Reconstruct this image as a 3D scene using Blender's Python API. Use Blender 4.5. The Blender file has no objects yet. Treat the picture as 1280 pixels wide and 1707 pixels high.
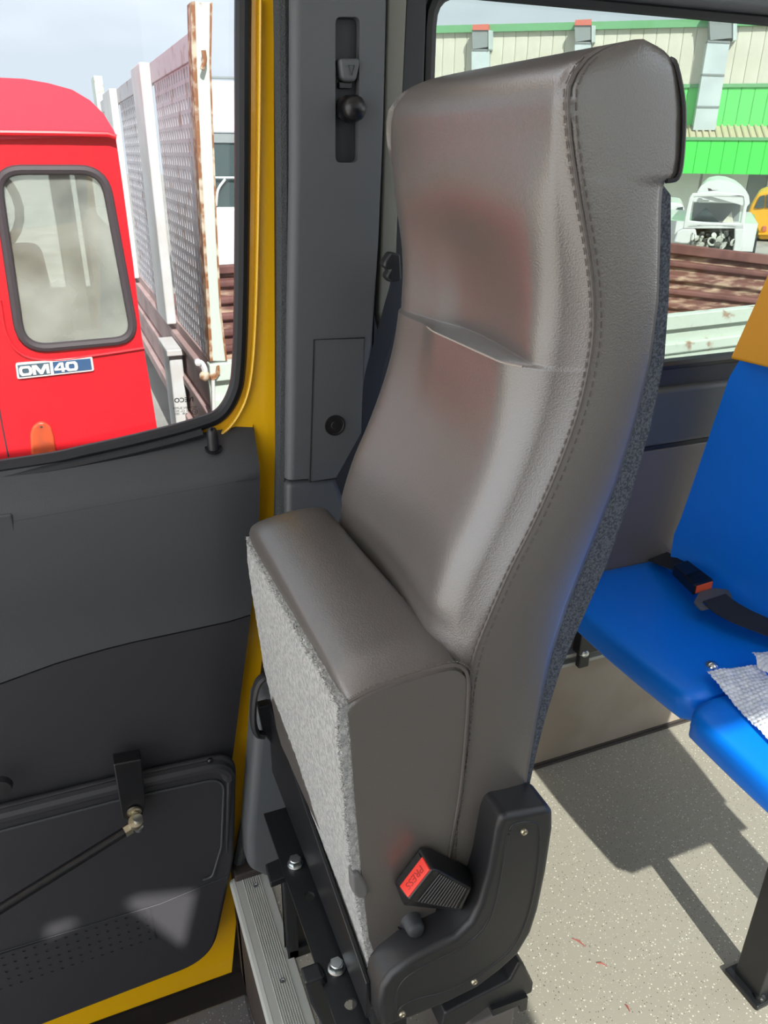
import bpy, bmesh, math, random
from mathutils import Vector, Matrix, noise
random.seed(7)
SC = bpy.context.scene
COL = SC.collection
V = Vector
R_ = math.radians

# ------------------------------------------------------------------ camera
CAM_H = 1.35                       # eye height above the bus floor
FPX, PX, PY = 1281.0, 640.0, 853.5  # focal length and centre for a 1280 x 1707 frame
RX = V((0.92531323, -0.15155057, 0.34760301))    # rows: world x, y, z in camera axes
RY = V((-0.37908342, -0.39277195, 0.83786989))
RZ = V((0.00954905, -0.90706263, -0.42088739))
cd = bpy.data.cameras.new('camera')
cam = bpy.data.objects.new('camera', cd)
COL.objects.link(cam)
cam.matrix_world = Matrix(((RX[0], -RX[1], -RX[2], 0), (RY[0], -RY[1], -RY[2], 0),
                           (RZ[0], -RZ[1], -RZ[2], CAM_H), (0, 0, 0, 1)))
cd.sensor_fit = 'AUTO'
cd.sensor_width = 36
cd.lens = 36 * FPX / 1707
cd.clip_start = 0.02
cd.clip_end = 400
SC.camera = cam

# ------------------------------------------------------------------ sky, sun, exposure
w = bpy.data.worlds.new('sky')
SC.world = w
w.use_nodes = True
nt = w.node_tree
bg = nt.nodes['Background']
tc = nt.nodes.new('ShaderNodeTexCoord')
nz = nt.nodes.new('ShaderNodeTexNoise')
nz.inputs['Scale'].default_value = 2.2
nz.inputs['Detail'].default_value = 5
rp = nt.nodes.new('ShaderNodeValToRGB')
rp.color_ramp.elements[0].position = 0.42
rp.color_ramp.elements[0].color = (0.66, 0.71, 0.77, 1)
rp.color_ramp.elements[1].position = 0.62
rp.color_ramp.elements[1].color = (0.86, 0.88, 0.92, 1)
mp = nt.nodes.new('ShaderNodeMapping')
mp.inputs['Scale'].default_value = (1, 1, 3)
nt.links.new(tc.outputs['Generated'], mp.inputs['Vector'])
nt.links.new(mp.outputs['Vector'], nz.inputs['Vector'])
nt.links.new(nz.outputs['Fac'], rp.inputs['Fac'])
nt.links.new(rp.outputs['Color'], bg.inputs['Color'])
bg.inputs['Strength'].default_value = 0.75

sd = bpy.data.lights.new('sun', 'SUN')
sun = bpy.data.objects.new('sun', sd)
COL.objects.link(sun)
sd.energy = 3.3
sd.angle = R_(0.6)
sd.color = (1.0, 0.95, 0.88)
SUN_DIR = V((0.09, 1.0, -0.87)).normalized()     # the way the light travels
sun.rotation_euler = SUN_DIR.to_track_quat('-Z', 'Y').to_euler()
sun.location = (0, -6, 8)

SC.view_settings.view_transform = 'Standard'
SC.view_settings.look = 'None'
SC.view_settings.gamma = 1
SC.view_settings.use_curve_mapping = False
SC.view_settings.exposure = 2.18
SC.cycles.transparent_max_bounces = 24
SC.cycles.max_bounces = 10

# ------------------------------------------------------------------ helpers
def ray(x, y):
    c = V((x - PX, y - PY, FPX))
    return V((RX.dot(c), RY.dot(c), RZ.dot(c)))
CAMP = V((0, 0, CAM_H))
def at(x, y, ax, val):
    """measured point: where the sight line meets the real plane x/y/z = val"""
    d = ray(x, y)
    i = 'xyz'.index(ax)
    return CAMP + d * ((val - CAMP[i]) / d[i])
def atp(x, y, p0, n):
    d = ray(x, y)
    return CAMP + d * ((V(p0) - CAMP).dot(n) / d.dot(n))
def ys(pts, v): return [at(x, y, 'y', v) for x, y in pts]
def lerp(a, b, t): return a + (b - a) * t
def interp(tab, z):
    """piecewise linear table [(z, v), ...] sorted by z"""
    if z <= tab[0][0]: return tab[0][1]
    for (a, va), (b, vb) in zip(tab, tab[1:]):
        if z <= b: return lerp(va, vb, (z - a) / (b - a))
    return tab[-1][1]
def sm(t):
    t = max(0.0, min(1.0, t)); return t * t * (3 - 2 * t)
def rounded(pts, r, n=5):
    """round the corners of a closed coplanar loop; r a number or one per corner"""
    out = []
    N = len(pts)
    for i, p in enumerate(pts):
        ri = r[i] if isinstance(r, (list, tuple)) else r
        a, b = V(pts[i - 1]), V(pts[(i + 1) % N]); p = V(p)
        if ri <= 0: out.append(p); continue
        la, lb = (a - p).length, (b - p).length
        d = min(ri, la * .48, lb * .48)
        s, e = p + (a - p) / la * d, p + (b - p) / lb * d
        for k in range(n + 1):
            t = k / n
            out.append(s * (1 - t) ** 2 + p * 2 * t * (1 - t) + e * t * t)
    return out
def smooth_path(pts, n=6, closed=False):
    """Catmull-Rom through the points"""
    P = [V(p) for p in pts]; out = []; N = len(P)
    rng = range(N if closed else N - 1)
    for i in rng:
        p1, p2 = P[i], P[(i + 1) % N]
        p0 = P[i - 1] if (closed or i > 0) else p1 * 2 - p2
        p3 = P[(i + 2) % N] if (closed or i + 2 < N) else p2 * 2 - p1
        for k in range(n):
            t = k / n
            out.append(0.5 * ((2 * p1) + (p2 - p0) * t + (2 * p0 - 5 * p1 + 4 * p2 - p3) * t * t + (3 * p1 - p0 - 3 * p2 + p3) * t ** 3))
    if not closed: out.append(P[-1])
    return out

class MB:
    def __init__(s): s.v = []; s.f = []
    def add(s, vs, fs):
        o = len(s.v); s.v += [tuple(x) for x in vs]; s.f += [tuple(i + o for i in f) for f in fs]; return s
    def prism(s, loop, vec):
        n = len(loop); vec = V(vec)
        vs = [V(p) for p in loop] + [V(p) + vec for p in loop]
        fs = [tuple(range(n))[::-1], tuple(range(n, 2 * n))] + [(i, (i + 1) % n, n + (i + 1) % n, n + i) for i in range(n)]
        return s.add(vs, fs)
    def box(s, a, b):
        (x0, y0, z0), (x1, y1, z1) = a, b
        return s.prism([(x0, y0, z0), (x1, y0, z0), (x1, y1, z0), (x0, y1, z0)], (0, 0, z1 - z0))
    def obox(s, c, ax, ay, az):
        """oriented box: centre and three half-axes"""
        c, ax, ay, az = V(c), V(ax), V(ay), V(az)
        return s.prism([c - ax - ay - az, c + ax - ay - az, c + ax + ay - az, c - ax + ay - az], az * 2)
    def loft(s, rings, cap0=True, cap1=True, closed=True):
        n = len(rings[0]); vs = [p for r in rings for p in r]; fs = []
        for k in range(len(rings) - 1):
            for i in range(n if closed else n - 1):
                a, b = k * n + i, k * n + (i + 1) % n
                fs.append((a, b, b + n, a + n))
        if closed and cap0: fs.append(tuple(range(n))[::-1])
        if closed and cap1: fs.append(tuple(range((len(rings) - 1) * n, len(rings) * n)))
        return s.add(vs, fs)
    def tube(s, path, r, n=8, closed=False, flat=1.0, up=None):
        P = [V(p) for p in path]; N = len(P); rings = []; prev = None
        for i, p in enumerate(P):
            a = P[i - 1] if (i > 0 or closed) else p
            b = P[(i + 1) % N] if (i < N - 1 or closed) else p
            t = (b - a).normalized()
            if up is not None: u = V(up)
            elif prev is None: u = V((0, 0, 1)) if abs(t.z) < .9 else V((1, 0, 0))
            else: u = prev
            u = (u - t * u.dot(t)).normalized(); prev = u
            q = t.cross(u)
            ri = r[i] if isinstance(r, (list, tuple)) else r
            rings.append([p + u * (ri * math.cos(2 * math.pi * k / n)) + q * (ri * flat * math.sin(2 * math.pi * k / n)) for k in range(n)])
        if closed: rings.append(rings[0])
        return s.loft(rings, not closed, not closed)
    def cyl(s, a, b, r0, r1=None, n=16):
        r1 = r0 if r1 is None else r1
        return s.tube([a, b], [r0, r1], n)
    def lathe(s, c, axis, prof, n=20):
        """profile [(along, radius)] turned about axis through c"""
        axis = V(axis).normalized(); u = axis.orthogonal().normalized(); q = axis.cross(u); c = V(c)
        rings = [[c + axis * h + (u * math.cos(2 * math.pi * k / n) + q * math.sin(2 * math.pi * k / n)) * max(r, 1e-5) for k in range(n)] for h, r in prof]
        return s.loft(rings)
    def grid(s, fn, nu, nv):
        vs = [fn(i / nu, j / nv) for j in range(nv + 1) for i in range(nu + 1)]
        fs = [(j * (nu + 1) + i, j * (nu + 1) + i + 1, (j + 1) * (nu + 1) + i + 1, (j + 1) * (nu + 1) + i) for j in range(nv) for i in range(nu)]
        return s.add(vs, fs)
    def plate(s, outer, holes, vec):
        """flat plate with holes, thickened by vec"""
        bm = bmesh.new(); vec = V(vec); loops = [outer] + holes
        for lp in loops:
            vv = [bm.verts.new(p) for p in lp]
            for i in range(len(vv)): bm.edges.new((vv[i - 1], vv[i]))
        bmesh.ops.triangle_fill(bm, use_beauty=True, use_dissolve=False, edges=bm.edges[:])
        bm.verts.ensure_lookup_table(); bm.verts.index_update()
        vs = [v.co.copy() for v in bm.verts]; n = len(vs)
        tris = [tuple(v.index for v in f.verts) for f in bm.faces]; bm.free()
        fs = tris + [tuple(i + n for i in t)[::-1] for t in tris]
        o = 0
        for lp in loops:
            m = len(lp)
            for i in range(m): a, b = o + i, o + (i + 1) % m; fs.append((a, b, b + n, a + n))
            o += m
        return s.add(vs + [v + vec for v in vs], fs)
    def perf(s, o, du, dv, nu, nv, hole, depth, nseg=8):
        """sheet of nu x nv cells with an opening in each: o corner, du dv cell vectors, hole (hu, hv) half sizes as fractions"""
        o, du, dv, depth = V(o), V(du), V(dv), V(depth)
        angs = [math.pi / 4 + 2 * math.pi * k / nseg for k in range(nseg)]
        for j in range(nv):
            for i in range(nu):
                c = o + du * (i + .5) + dv * (j + .5); out = []; inn = []
                for a in angs:
                    x, y = math.cos(a), math.sin(a); m = max(abs(x), abs(y))
                    out.append(c + du * (.5 * x / m) + dv * (.5 * y / m)); inn.append(c + du * (hole[0] * x) + dv * (hole[1] * y))
                s.loft([out, inn, [p + depth for p in inn]], False, False)
        return s
    def build(s, name, mat, parent=None, smooth=35, bevel=0, seg=3, blim=30, kind=None, label=None, sub=0):
        me = bpy.data.meshes.new(name)
        me.from_pydata(s.v, [], s.f)
        bm = bmesh.new(); bm.from_mesh(me)
        bmesh.ops.remove_doubles(bm, verts=bm.verts[:], dist=1e-6)
        bmesh.ops.recalc_face_normals(bm, faces=bm.faces[:])
        bm.to_mesh(me); bm.free()
        if smooth:
            me.shade_smooth(); me.set_sharp_from_angle(angle=R_(smooth))
        me.materials.append(mat)
        o = bpy.data.objects.new(name, me); COL.objects.link(o)
        if bevel:
            m = o.modifiers.new('bevel', 'BEVEL'); m.width = bevel; m.segments = seg; m.limit_method = 'ANGLE'; m.angle_limit = R_(blim)
            if smooth: m.harden_normals = True; me.shade_smooth(); me.set_sharp_from_angle(angle=R_(180))
        if sub:
            m = o.modifiers.new('subdivision', 'SUBSURF'); m.levels = sub; m.render_levels = sub
        if parent is not None: attach(o, parent)
        if kind: o['kind'] = kind
        if label: o['label'] = label
        return o
def world_loc(o):
    l = V(o.location)
    return l + (world_loc(o.parent) if o.parent else V((0, 0, 0)))
def attach(o, parent):
    o.parent = parent
    if parent.type == 'EMPTY': o.matrix_parent_inverse = Matrix.Translation(-V(parent.location))
def thing(name, label, cat, loc=(0, 0, 0), group=None):
    o = bpy.data.objects.new(name, None); COL.objects.link(o)
    o.empty_display_size = .05; o.location = loc; o['label'] = label; o['category'] = cat
    if group: o['group'] = group
    return o
def struct(o, label=None):
    o['kind'] = 'structure'
    if label: o['label'] = label
    return o
def struct_root(name, label, loc=(0, 0, 0)):
    o = bpy.data.objects.new(name, None); COL.objects.link(o); o.empty_display_size = .05; o.location = loc
    return struct(o, label)
def tag(o, label, cat, group=None):
    o['label'] = label; o['category'] = cat
    if group: o['group'] = group
    return o
def copy_at(src, offset):
    c = src.copy(); COL.objects.link(c); c.location = V(src.location) + V(offset); return c
def text_mesh(name, body, origin, xd, yd, size, mat, parent, depth=.0006, bold=0.0, stretch=1.0, align='CENTER'):
    cu = bpy.data.curves.new(name, 'FONT'); cu.body = body; cu.size = size; cu.extrude = depth; cu.offset = bold
    cu.align_x = align; cu.align_y = 'CENTER'; cu.resolution_u = 3
    t = bpy.data.objects.new(name, cu); COL.objects.link(t)
    dg = bpy.context.evaluated_depsgraph_get(); dg.update()
    me = bpy.data.meshes.new_from_object(t.evaluated_get(dg))
    COL.objects.unlink(t); bpy.data.objects.remove(t)
    xd, yd = V(xd).normalized(), V(yd); yd = (yd - xd * yd.dot(xd)).normalized(); zd = xd.cross(yd)
    M = Matrix(((xd.x * stretch, yd.x, zd.x, origin[0]), (xd.y * stretch, yd.y, zd.y, origin[1]), (xd.z * stretch, yd.z, zd.z, origin[2]), (0, 0, 0, 1)))
    me.transform(M); me.materials.clear(); me.materials.append(mat)
    o = bpy.data.objects.new(name, me); COL.objects.link(o)
    if parent is not None: attach(o, parent)
    return o

# ------------------------------------------------------------------ materials
def lin(c):
    return tuple(((x / 255) / 12.92 if x / 255 <= .04045 else ((x / 255 + .055) / 1.055) ** 2.4) for x in c) + (1,)
def mat(name, col, rough=.5, metal=0.0, spec=.5, bump=0.0, bscale=200, col2=None, cscale=20, cpos=(.4, .6), voro=False, coat=0.0, stretch=None, detail=3, sheen=0.0, bdist=.001):
    m = bpy.data.materials.new(name); m.use_nodes = True
    t = m.node_tree; b = t.nodes['Principled BSDF']
    b.inputs['Base Color'].default_value = lin(col); b.inputs['Roughness'].default_value = rough
    b.inputs['Metallic'].default_value = metal; b.inputs['Specular IOR Level'].default_value = spec
    b.inputs['Coat Weight'].default_value = coat; b.inputs['Sheen Weight'].default_value = sheen
    tcn = t.nodes.new('ShaderNodeTexCoord'); src = tcn.outputs['Object']
    if stretch:
        mpn = t.nodes.new('ShaderNodeMapping'); mpn.inputs['Scale'].default_value = stretch
        t.links.new(src, mpn.inputs['Vector']); src = mpn.outputs['Vector']
    if col2:
        n = t.nodes.new('ShaderNodeTexNoise'); n.inputs['Scale'].default_value = cscale; n.inputs['Detail'].default_value = detail
        r = t.nodes.new('ShaderNodeValToRGB')
        r.color_ramp.elements[0].position = cpos[0]; r.color_ramp.elements[1].position = cpos[1]
        r.color_ramp.elements[0].color = lin(col); r.color_ramp.elements[1].color = lin(col2)
        t.links.new(src, n.inputs['Vector']); t.links.new(n.outputs['Fac'], r.inputs['Fac']); t.links.new(r.outputs['Color'], b.inputs['Base Color'])
    if bump:
        if voro:
            n = t.nodes.new('ShaderNodeTexVoronoi'); n.feature = 'SMOOTH_F1'; n.inputs['Scale'].default_value = bscale; out = n.outputs['Distance']
        else:
            n = t.nodes.new('ShaderNodeTexNoise'); n.inputs['Scale'].default_value = bscale; n.inputs['Detail'].default_value = 2; out = n.outputs['Fac']
        bp = t.nodes.new('ShaderNodeBump'); bp.inputs['Strength'].default_value = bump; bp.inputs['Distance'].default_value = bdist
        t.links.new(src, n.inputs['Vector']); t.links.new(out, bp.inputs['Height']); t.links.new(bp.outputs['Normal'], b.inputs['Normal'])
    return m
def glass(name, tint, gloss=.06, dirt=0.0, dirtcol=(220, 220, 210)):
    m = bpy.data.materials.new(name); m.use_nodes = True; t = m.node_tree
    for n in list(t.nodes):
        if n.type != 'OUTPUT_MATERIAL': t.nodes.remove(n)
    out = [n for n in t.nodes if n.type == 'OUTPUT_MATERIAL'][0]
    tr = t.nodes.new('ShaderNodeBsdfTransparent'); tr.inputs['Color'].default_value = tint + (1,)
    gl = t.nodes.new('ShaderNodeBsdfGlossy'); gl.inputs['Roughness'].default_value = .02
    mx = t.nodes.new('ShaderNodeMixShader'); mx.inputs['Fac'].default_value = gloss
    t.links.new(tr.outputs[0], mx.inputs[1]); t.links.new(gl.outputs[0], mx.inputs[2]); last = mx
    if dirt:
        df = t.nodes.new('ShaderNodeBsdfDiffuse'); df.inputs['Color'].default_value = lin(dirtcol)
        n = t.nodes.new('ShaderNodeTexNoise'); n.inputs['Scale'].default_value = 4; n.inputs['Detail'].default_value = 4
        tcn = t.nodes.new('ShaderNodeTexCoord'); t.links.new(tcn.outputs['Object'], n.inputs['Vector'])
        mr = t.nodes.new('ShaderNodeMapRange'); mr.inputs[1].default_value = .3; mr.inputs[2].default_value = .7; mr.inputs[3].default_value = dirt * .3; mr.inputs[4].default_value = dirt
        t.links.new(n.outputs['Fac'], mr.inputs[0])
        m2 = t.nodes.new('ShaderNodeMixShader'); t.links.new(mr.outputs[0], m2.inputs['Fac'])
        t.links.new(mx.outputs[0], m2.inputs[1]); t.links.new(df.outputs[0], m2.inputs[2]); last = m2
    t.links.new(last.outputs[0], out.inputs['Surface'])
    return m
def floor_mat(name, base, dark, light):
    """vinyl with dark and light flecks"""
    m = bpy.data.materials.new(name); m.use_nodes = True; t = m.node_tree; b = t.nodes['Principled BSDF']
    b.inputs['Roughness'].default_value = .55
    tcn = t.nodes.new('ShaderNodeTexCoord'); prev = None
    def fleck(scale, thr, col, seed):
        nonlocal prev
        mpn = t.nodes.new('ShaderNodeMapping'); mpn.inputs['Location'].default_value = (seed, seed * 2, 0)
        v = t.nodes.new('ShaderNodeTexVoronoi'); v.inputs['Scale'].default_value = scale; v.inputs['Randomness'].default_value = 1
        t.links.new(tcn.outputs['Object'], mpn.inputs['Vector']); t.links.new(mpn.outputs['Vector'], v.inputs['Vector'])
        mth = t.nodes.new('ShaderNodeMath'); mth.operation = 'LESS_THAN'; mth.inputs[1].default_value = thr
        t.links.new(v.outputs['Distance'], mth.inputs[0])
        # only some cells carry a fleck
        sp = t.nodes.new('ShaderNodeSeparateColor'); t.links.new(v.outputs['Color'], sp.inputs[0])
        g = t.nodes.new('ShaderNodeMath'); g.operation = 'GREATER_THAN'; g.inputs[1].default_value = .45; t.links.new(sp.outputs[0], g.inputs[0])
        mu = t.nodes.new('ShaderNodeMath'); mu.operation = 'MULTIPLY'; t.links.new(mth.outputs[0], mu.inputs[0]); t.links.new(g.outputs[0], mu.inputs[1])
        mx = t.nodes.new('ShaderNodeMix'); mx.data_type = 'RGBA'; mx.inputs[7].default_value = lin(col)
        if prev is None: mx.inputs[6].default_value = lin(base)
        else: t.links.new(prev, mx.inputs[6])
        t.links.new(mu.outputs[0], mx.inputs[0]); prev = mx.outputs[2]
    fleck(170, .17, dark, 0.3); fleck(140, .2, light, 3.1); fleck(240, .16, light, 5.7)
    t.links.new(prev, b.inputs['Base Color'])
    return m

M = {}
M['leather'] = mat('leather', (82, 77, 73), .35, spec=1.0, bump=.22, bscale=640, voro=True)
M['leather'].node_tree.nodes['Principled BSDF'].inputs['IOR'].default_value = 1.62
M['seam'] = mat('seam', (88, 82, 78), .5, bump=.2, bscale=600)
M['thread'] = mat('thread', (150, 142, 134), .7)
M['carpet'] = mat('carpet', (172, 172, 168), .95, spec=.1, bump=1.0, bscale=380, col2=(140, 140, 138), cscale=160, sheen=.3, bdist=.004)
M['shell_carpet'] = mat('shell_carpet', (58, 62, 70), .95, spec=.1, bump=.8, bscale=500, col2=(88, 92, 100), cscale=500)
M['black_plastic'] = mat('black_plastic', (36, 36, 38), .42, spec=.5, bump=.12, bscale=700)
M['black_gloss'] = mat('black_gloss', (22, 22, 24), .28)
M['black_metal'] = mat('black_metal', (24, 25, 28), .35, spec=.5)
M['rubber'] = mat('rubber', (24, 25, 29), .45)
M['red_button'] = mat('red_button', (238, 62, 48), .4)
M['lap_button'] = mat('lap_button', (255, 104, 60), .4)
M['engraved'] = mat('engraved', (170, 40, 32), .5)
M['zinc'] = mat('zinc', (205, 210, 210), .28, metal=1.0)
M['chrome'] = mat('chrome', (225, 225, 225), .15, metal=1.0)
M['dull_metal'] = mat('dull_metal', (180, 172, 150), .35, metal=1.0)
M['grey_rubber'] = mat('grey_rubber', (96, 96, 95), .6)
M['trim_dark'] = mat('trim_dark', (66, 68, 71), .48, spec=.45, bump=.25, bscale=650)
M['trim_lower'] = mat('trim_lower', (47, 47, 51), .5, spec=.4, bump=.2, bscale=650)
M['pillar'] = mat('pillar', (82, 85, 88), .5, spec=.45, bump=.2, bscale=700)
M['recess'] = mat('recess', (44, 46, 50), .55)
M['olive_trim'] = mat('olive_trim', (112, 112, 102), .55, bump=.1, bscale=500)
M['yellow_paint'] = mat('yellow_paint', (248, 190, 16), .3, coat=.4)
M['weatherstrip'] = mat('weatherstrip', (62, 66, 68), .85, bump=.9, bscale=420, bdist=.003)
M['floor'] = floor_mat('floor_vinyl', (142, 138, 127), (72, 70, 66), (196, 192, 180))
M['tread'] = floor_mat('tread_vinyl', (92, 92, 94), (60, 60, 62), (150, 150, 150))
M['aluminium'] = mat('aluminium', (172, 173, 167), .5, metal=.15, bump=.05, bscale=300)
M['dark_side'] = mat('dark_side', (52, 45, 42), .7)
M['wall_grey'] = mat('wall_grey', (80, 82, 84), .5, bump=.12, bscale=600)
M['wall_taupe'] = mat('wall_taupe', (104, 98, 94), .5, bump=.12, bscale=600)
M['kick'] = mat('kick', (150, 140, 128), .55, col2=(138, 127, 114), cscale=6)
M['blue_plastic'] = mat('blue_plastic', (3, 124, 240), .38, spec=.45, bump=.06, bscale=900)
M['orange_plastic'] = mat('orange_plastic', (248, 172, 40), .4, bump=.06, bscale=900)
M['webbing'] = mat('webbing', (38, 42, 48), .75, bump=.6, bscale=300, stretch=(1, 6, 1))
M['ceiling'] = mat('ceiling_lining', (225, 225, 222), .9)
M['inner_wall'] = mat('inner_wall', (185, 183, 178), .7)
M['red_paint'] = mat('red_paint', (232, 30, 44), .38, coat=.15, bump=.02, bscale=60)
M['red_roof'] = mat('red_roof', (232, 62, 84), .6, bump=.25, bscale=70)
M['gasket'] = mat('gasket', (70, 60, 64), .6)
M['badge_blue'] = mat('badge_blue', (62, 96, 136), .4)
M['badge_grey'] = mat('badge_grey', (78, 98, 112), .45)
M['badge_white'] = mat('badge_white', (235, 235, 228), .35)
M['amber'] = mat('amber_lens', (226, 92, 50), .35, col2=(190, 84, 54), cscale=14)
M['cab_inside'] = mat('cab_inside', (120, 118, 116), .8)
M['cage_white'] = mat('cage_white', (222, 222, 222), .5, col2=(214, 210, 206), cscale=5)
M['cage_mesh'] = mat('cage_mesh', (200, 196, 200), .55, col2=(150, 96, 66), cscale=9, cpos=(.56, .75), detail=8)
M['green_rust'] = mat('green_rust', (206, 216, 204), .5, col2=(150, 88, 38), cscale=11, cpos=(.6, .72), detail=9)
M['rust_edge'] = mat('rust_edge', (146, 92, 52), .8, col2=(206, 190, 166), cscale=22, cpos=(.45, .62), detail=8, bump=.4, bscale=120)
M['dropside'] = mat('dropside', (196, 166, 162), .6, col2=(172, 142, 138), cscale=4)
M['rust'] = mat('rust', (124, 84, 76), .8, col2=(214, 186, 160), cscale=16, cpos=(.47, .70), detail=9, bump=.5, bscale=60, stretch=(.3, 1, 1.5))
M['rust_plain'] = mat('rust_plain', (126, 84, 78), .75, col2=(104, 66, 62), cscale=6)
M['van_white'] = mat('van_white', (222, 224, 224), .35, coat=.2)
M['van_dark'] = mat('van_dark', (70, 84, 84), .3)
M['van_yellow'] = mat('van_yellow', (238, 176, 40), .4)
M['engine_dark'] = mat('engine_dark', (52, 58, 60), .6, col2=(120, 122, 116), cscale=9, detail=6)
M['engine_light'] = mat('engine_light', (196, 198, 190), .5)
M['clad_cream'] = mat('clad_cream', (214, 211, 196), .6, col2=(204, 200, 184), cscale=1.2)
M['clad_green'] = mat('clad_green', (104, 212, 112), .5)
M['fascia_green'] = mat('fascia_green', (74, 222, 84), .5)
M['trim_green'] = mat('trim_green', (110, 168, 118), .5)
M['duct'] = mat('duct', (198, 208, 210), .5, col2=(186, 196, 198), cscale=1)
M['duct_cap'] = mat('duct_cap', (140, 146, 146), .6)
M['terracotta'] = mat('terracotta', (206, 112, 96), .7)
M['shred'] = mat('shred', (150, 78, 70), .8)
M['shutter'] = mat('shutter', (238, 238, 232), .6)
M['roof_sheet'] = mat('roof_sheet', (190, 182, 150), .7)
M['asphalt'] = mat('asphalt', (176, 172, 164), .95, col2=(150, 147, 140), cscale=2, bump=.3, bscale=30)
M['grass'] = mat('grass', (120, 150, 60), .9, col2=(196, 196, 90), cscale=8)
M['bubble'] = mat('bubble_wrap', (222, 226, 234), .2, spec=.7, col2=(250, 251, 253), cscale=60)
_b = M['bubble'].node_tree.nodes['Principled BSDF']; _b.inputs['Transmission Weight'].default_value = .1; _b.inputs['IOR'].default_value = 1.3
M['glass_clear'] = glass('glass_clear', (.72, .74, .73), .03)
M['glass_door'] = glass('glass_door', (.58, .60, .61), .03)
M['glass_added_hatch'] = glass('glass_added_hatch', (.93, .95, .95), .03)
M['glass_tint'] = glass('glass_tint', (.50, .535, .525), .03)
M['glass_truck'] = glass('glass_truck', (.85, .9, .87), .10, dirt=.45, dirtcol=(215, 215, 205))
M['print_black'] = mat('print_black', (14, 12, 14), .6)

# ------------------------------------------------------------------ bus shell
WY = 1.188                                    # inner face of the kerb-side wall
m = MB(); m.box((.203, -.95, -.04), (4.0, 1.25, 0)); m.box((-1.6, -.95, -.04), (.203, -.28, 0))
struct(m.build('floor', M['floor'], smooth=0), 'speckled beige vinyl floor of the minibus')
def flat(x0, x1, y0, y1, z): return [V((x0, y0, z)), V((x1, y0, z)), V((x1, y1, z)), V((x0, y1, z))]
ADDED_HATCH = (flat(-1.6, -.60, -.85, .40, 2.10), flat(1.35, 2.55, -.85, .30, 2.10), flat(2.65, 3.90, -.85, .30, 2.10))  # hatches added out of view to bring more daylight inside
m = MB(); m.plate(flat(-1.7, 4.05, -1.0, 1.2, 2.10), [rounded(h, .06) for h in ADDED_HATCH], (0, 0, .02))
struct(m.build('ceiling', M['ceiling'], smooth=0), 'pale lined roof of the minibus with added clear hatches that let in daylight')
m = MB()
for h in ADDED_HATCH: m.prism([V((lerp(p.x, (h[0].x + h[2].x) / 2, -.03), lerp(p.y, (h[0].y + h[2].y) / 2, -.03), 2.125)) for p in h], (0, 0, .004))
m.build('added_hatch_pane', M['glass_added_hatch'], bpy.data.objects['ceiling'], smooth=0)
# far (driver's) side wall, with its windows and two added openings for sun patches
def rect(x0, x1, z0, z1, y): return [V((x0, y, z0)), V((x1, y, z0)), V((x1, y, z1)), V((x0, y, z1))]
oy = -.95
def back(p):                                   # follow the sun's ray back to the far wall
    t = (oy - p[1]) / SUN_DIR.y
    return V(p) + SUN_DIR * t
q1 = [back(p) for p in ys([(70, 1545), (75, 1520), (118, 1508), (132, 1535), (85, 1558)], 1.15)]  # added openings, outlined by tracing the door's sun patches back
q2 = [back(p) for p in ys([(193, 1487), (225, 1470), (330, 1462), (305, 1572), (270, 1545)], 1.15)]
lw = struct_root('wall_left', 'side wall of the minibus behind the camera', (0, oy, 0))
m = MB(); m.plate(rect(-1.7, 4.05, -.65, 2.10, oy),
                  [rounded(rect(.42, 1.46, 1.0, 1.985, oy), .05), rounded(rect(1.54, 2.6, 1.0, 1.985, oy), .05), rounded(rect(2.7, 3.8, 1.0, 1.985, oy), .05),
                   q1, q2, rounded(rect(-1.6, -.66, .95, 1.9, oy), .06)], (0, -.04, 0))
m.build('side_panel', M['inner_wall'], lw, smooth=0)
for x0, x1 in ((.42, 1.46), (1.54, 2.6), (2.7, 3.8)):
    m = MB(); m.prism(rect(x0 - .01, x1 + .01, 0.99, 1.995, oy - .015), (0, -.004, 0)); m.build('window_pane', M['glass_clear'], lw, smooth=0)
m = MB(); m.plate([V((4.05, -1, -.65)), V((4.05, 1.3, -.65)), V((4.05, 1.24, 2.10)), V((4.05, -1, 2.10))],
                  [[V((4.05, -.8, .9)), V((4.05, 1.0, .9)), V((4.05, 1.0, 1.85)), V((4.05, -.8, 1.85))]], (.04, 0, 0))
struct(m.build('wall_back', M['inner_wall'], smooth=0), 'rear wall of the minibus')

# kerb-side wall with the saloon window
rw = struct_root('wall_right', 'grey lined side wall under the saloon window', (.9, WY, 0))
m = MB(); m.plate([V((.47, WY, .93)), V((4.0, WY, .93)), V((4.0, WY, 2.1)), V((.48, WY, 2.1))],
                  [rounded([V((.553, WY, .972)), V((3.2, WY, .98)), V((3.2, WY, 1.572)), V((.553, WY, 1.572))], .05)], (0, .05, 0))
m.box((.36, WY + .003, 0), (.49, WY + .05, 2.1)); m.build('window_surround', M['recess'], rw, smooth=0)
m = MB(); m.box((.48, WY - .016, .808), (4.0, WY + .03, .932)); m.build('waist_rail', M['wall_grey'], rw, bevel=.012)
m = MB(); m.box((.48, WY - .004, .796), (4.0, WY + .03, .806)); m.build('groove_strip', M['rubber'], rw, bevel=.002)
m = MB(); m.box((.30, WY - .006, .335), (4.0, WY + .03, .797)); m.build('lining_panel', M['wall_taupe'], rw, bevel=.004)
m = MB(); m.box((.30, WY - .002, .012), (4.0, WY + .03, .300)); m.build('kick_panel', M['kick'], rw)
m = MB(); m.box((.30, WY - .010, 0.0), (4.0, WY + .03, .005)); m.box((.30, WY - .006, .009), (4.0, WY, .012)); m.build('skirting', M['dark_side'], rw, bevel=.002)
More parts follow.
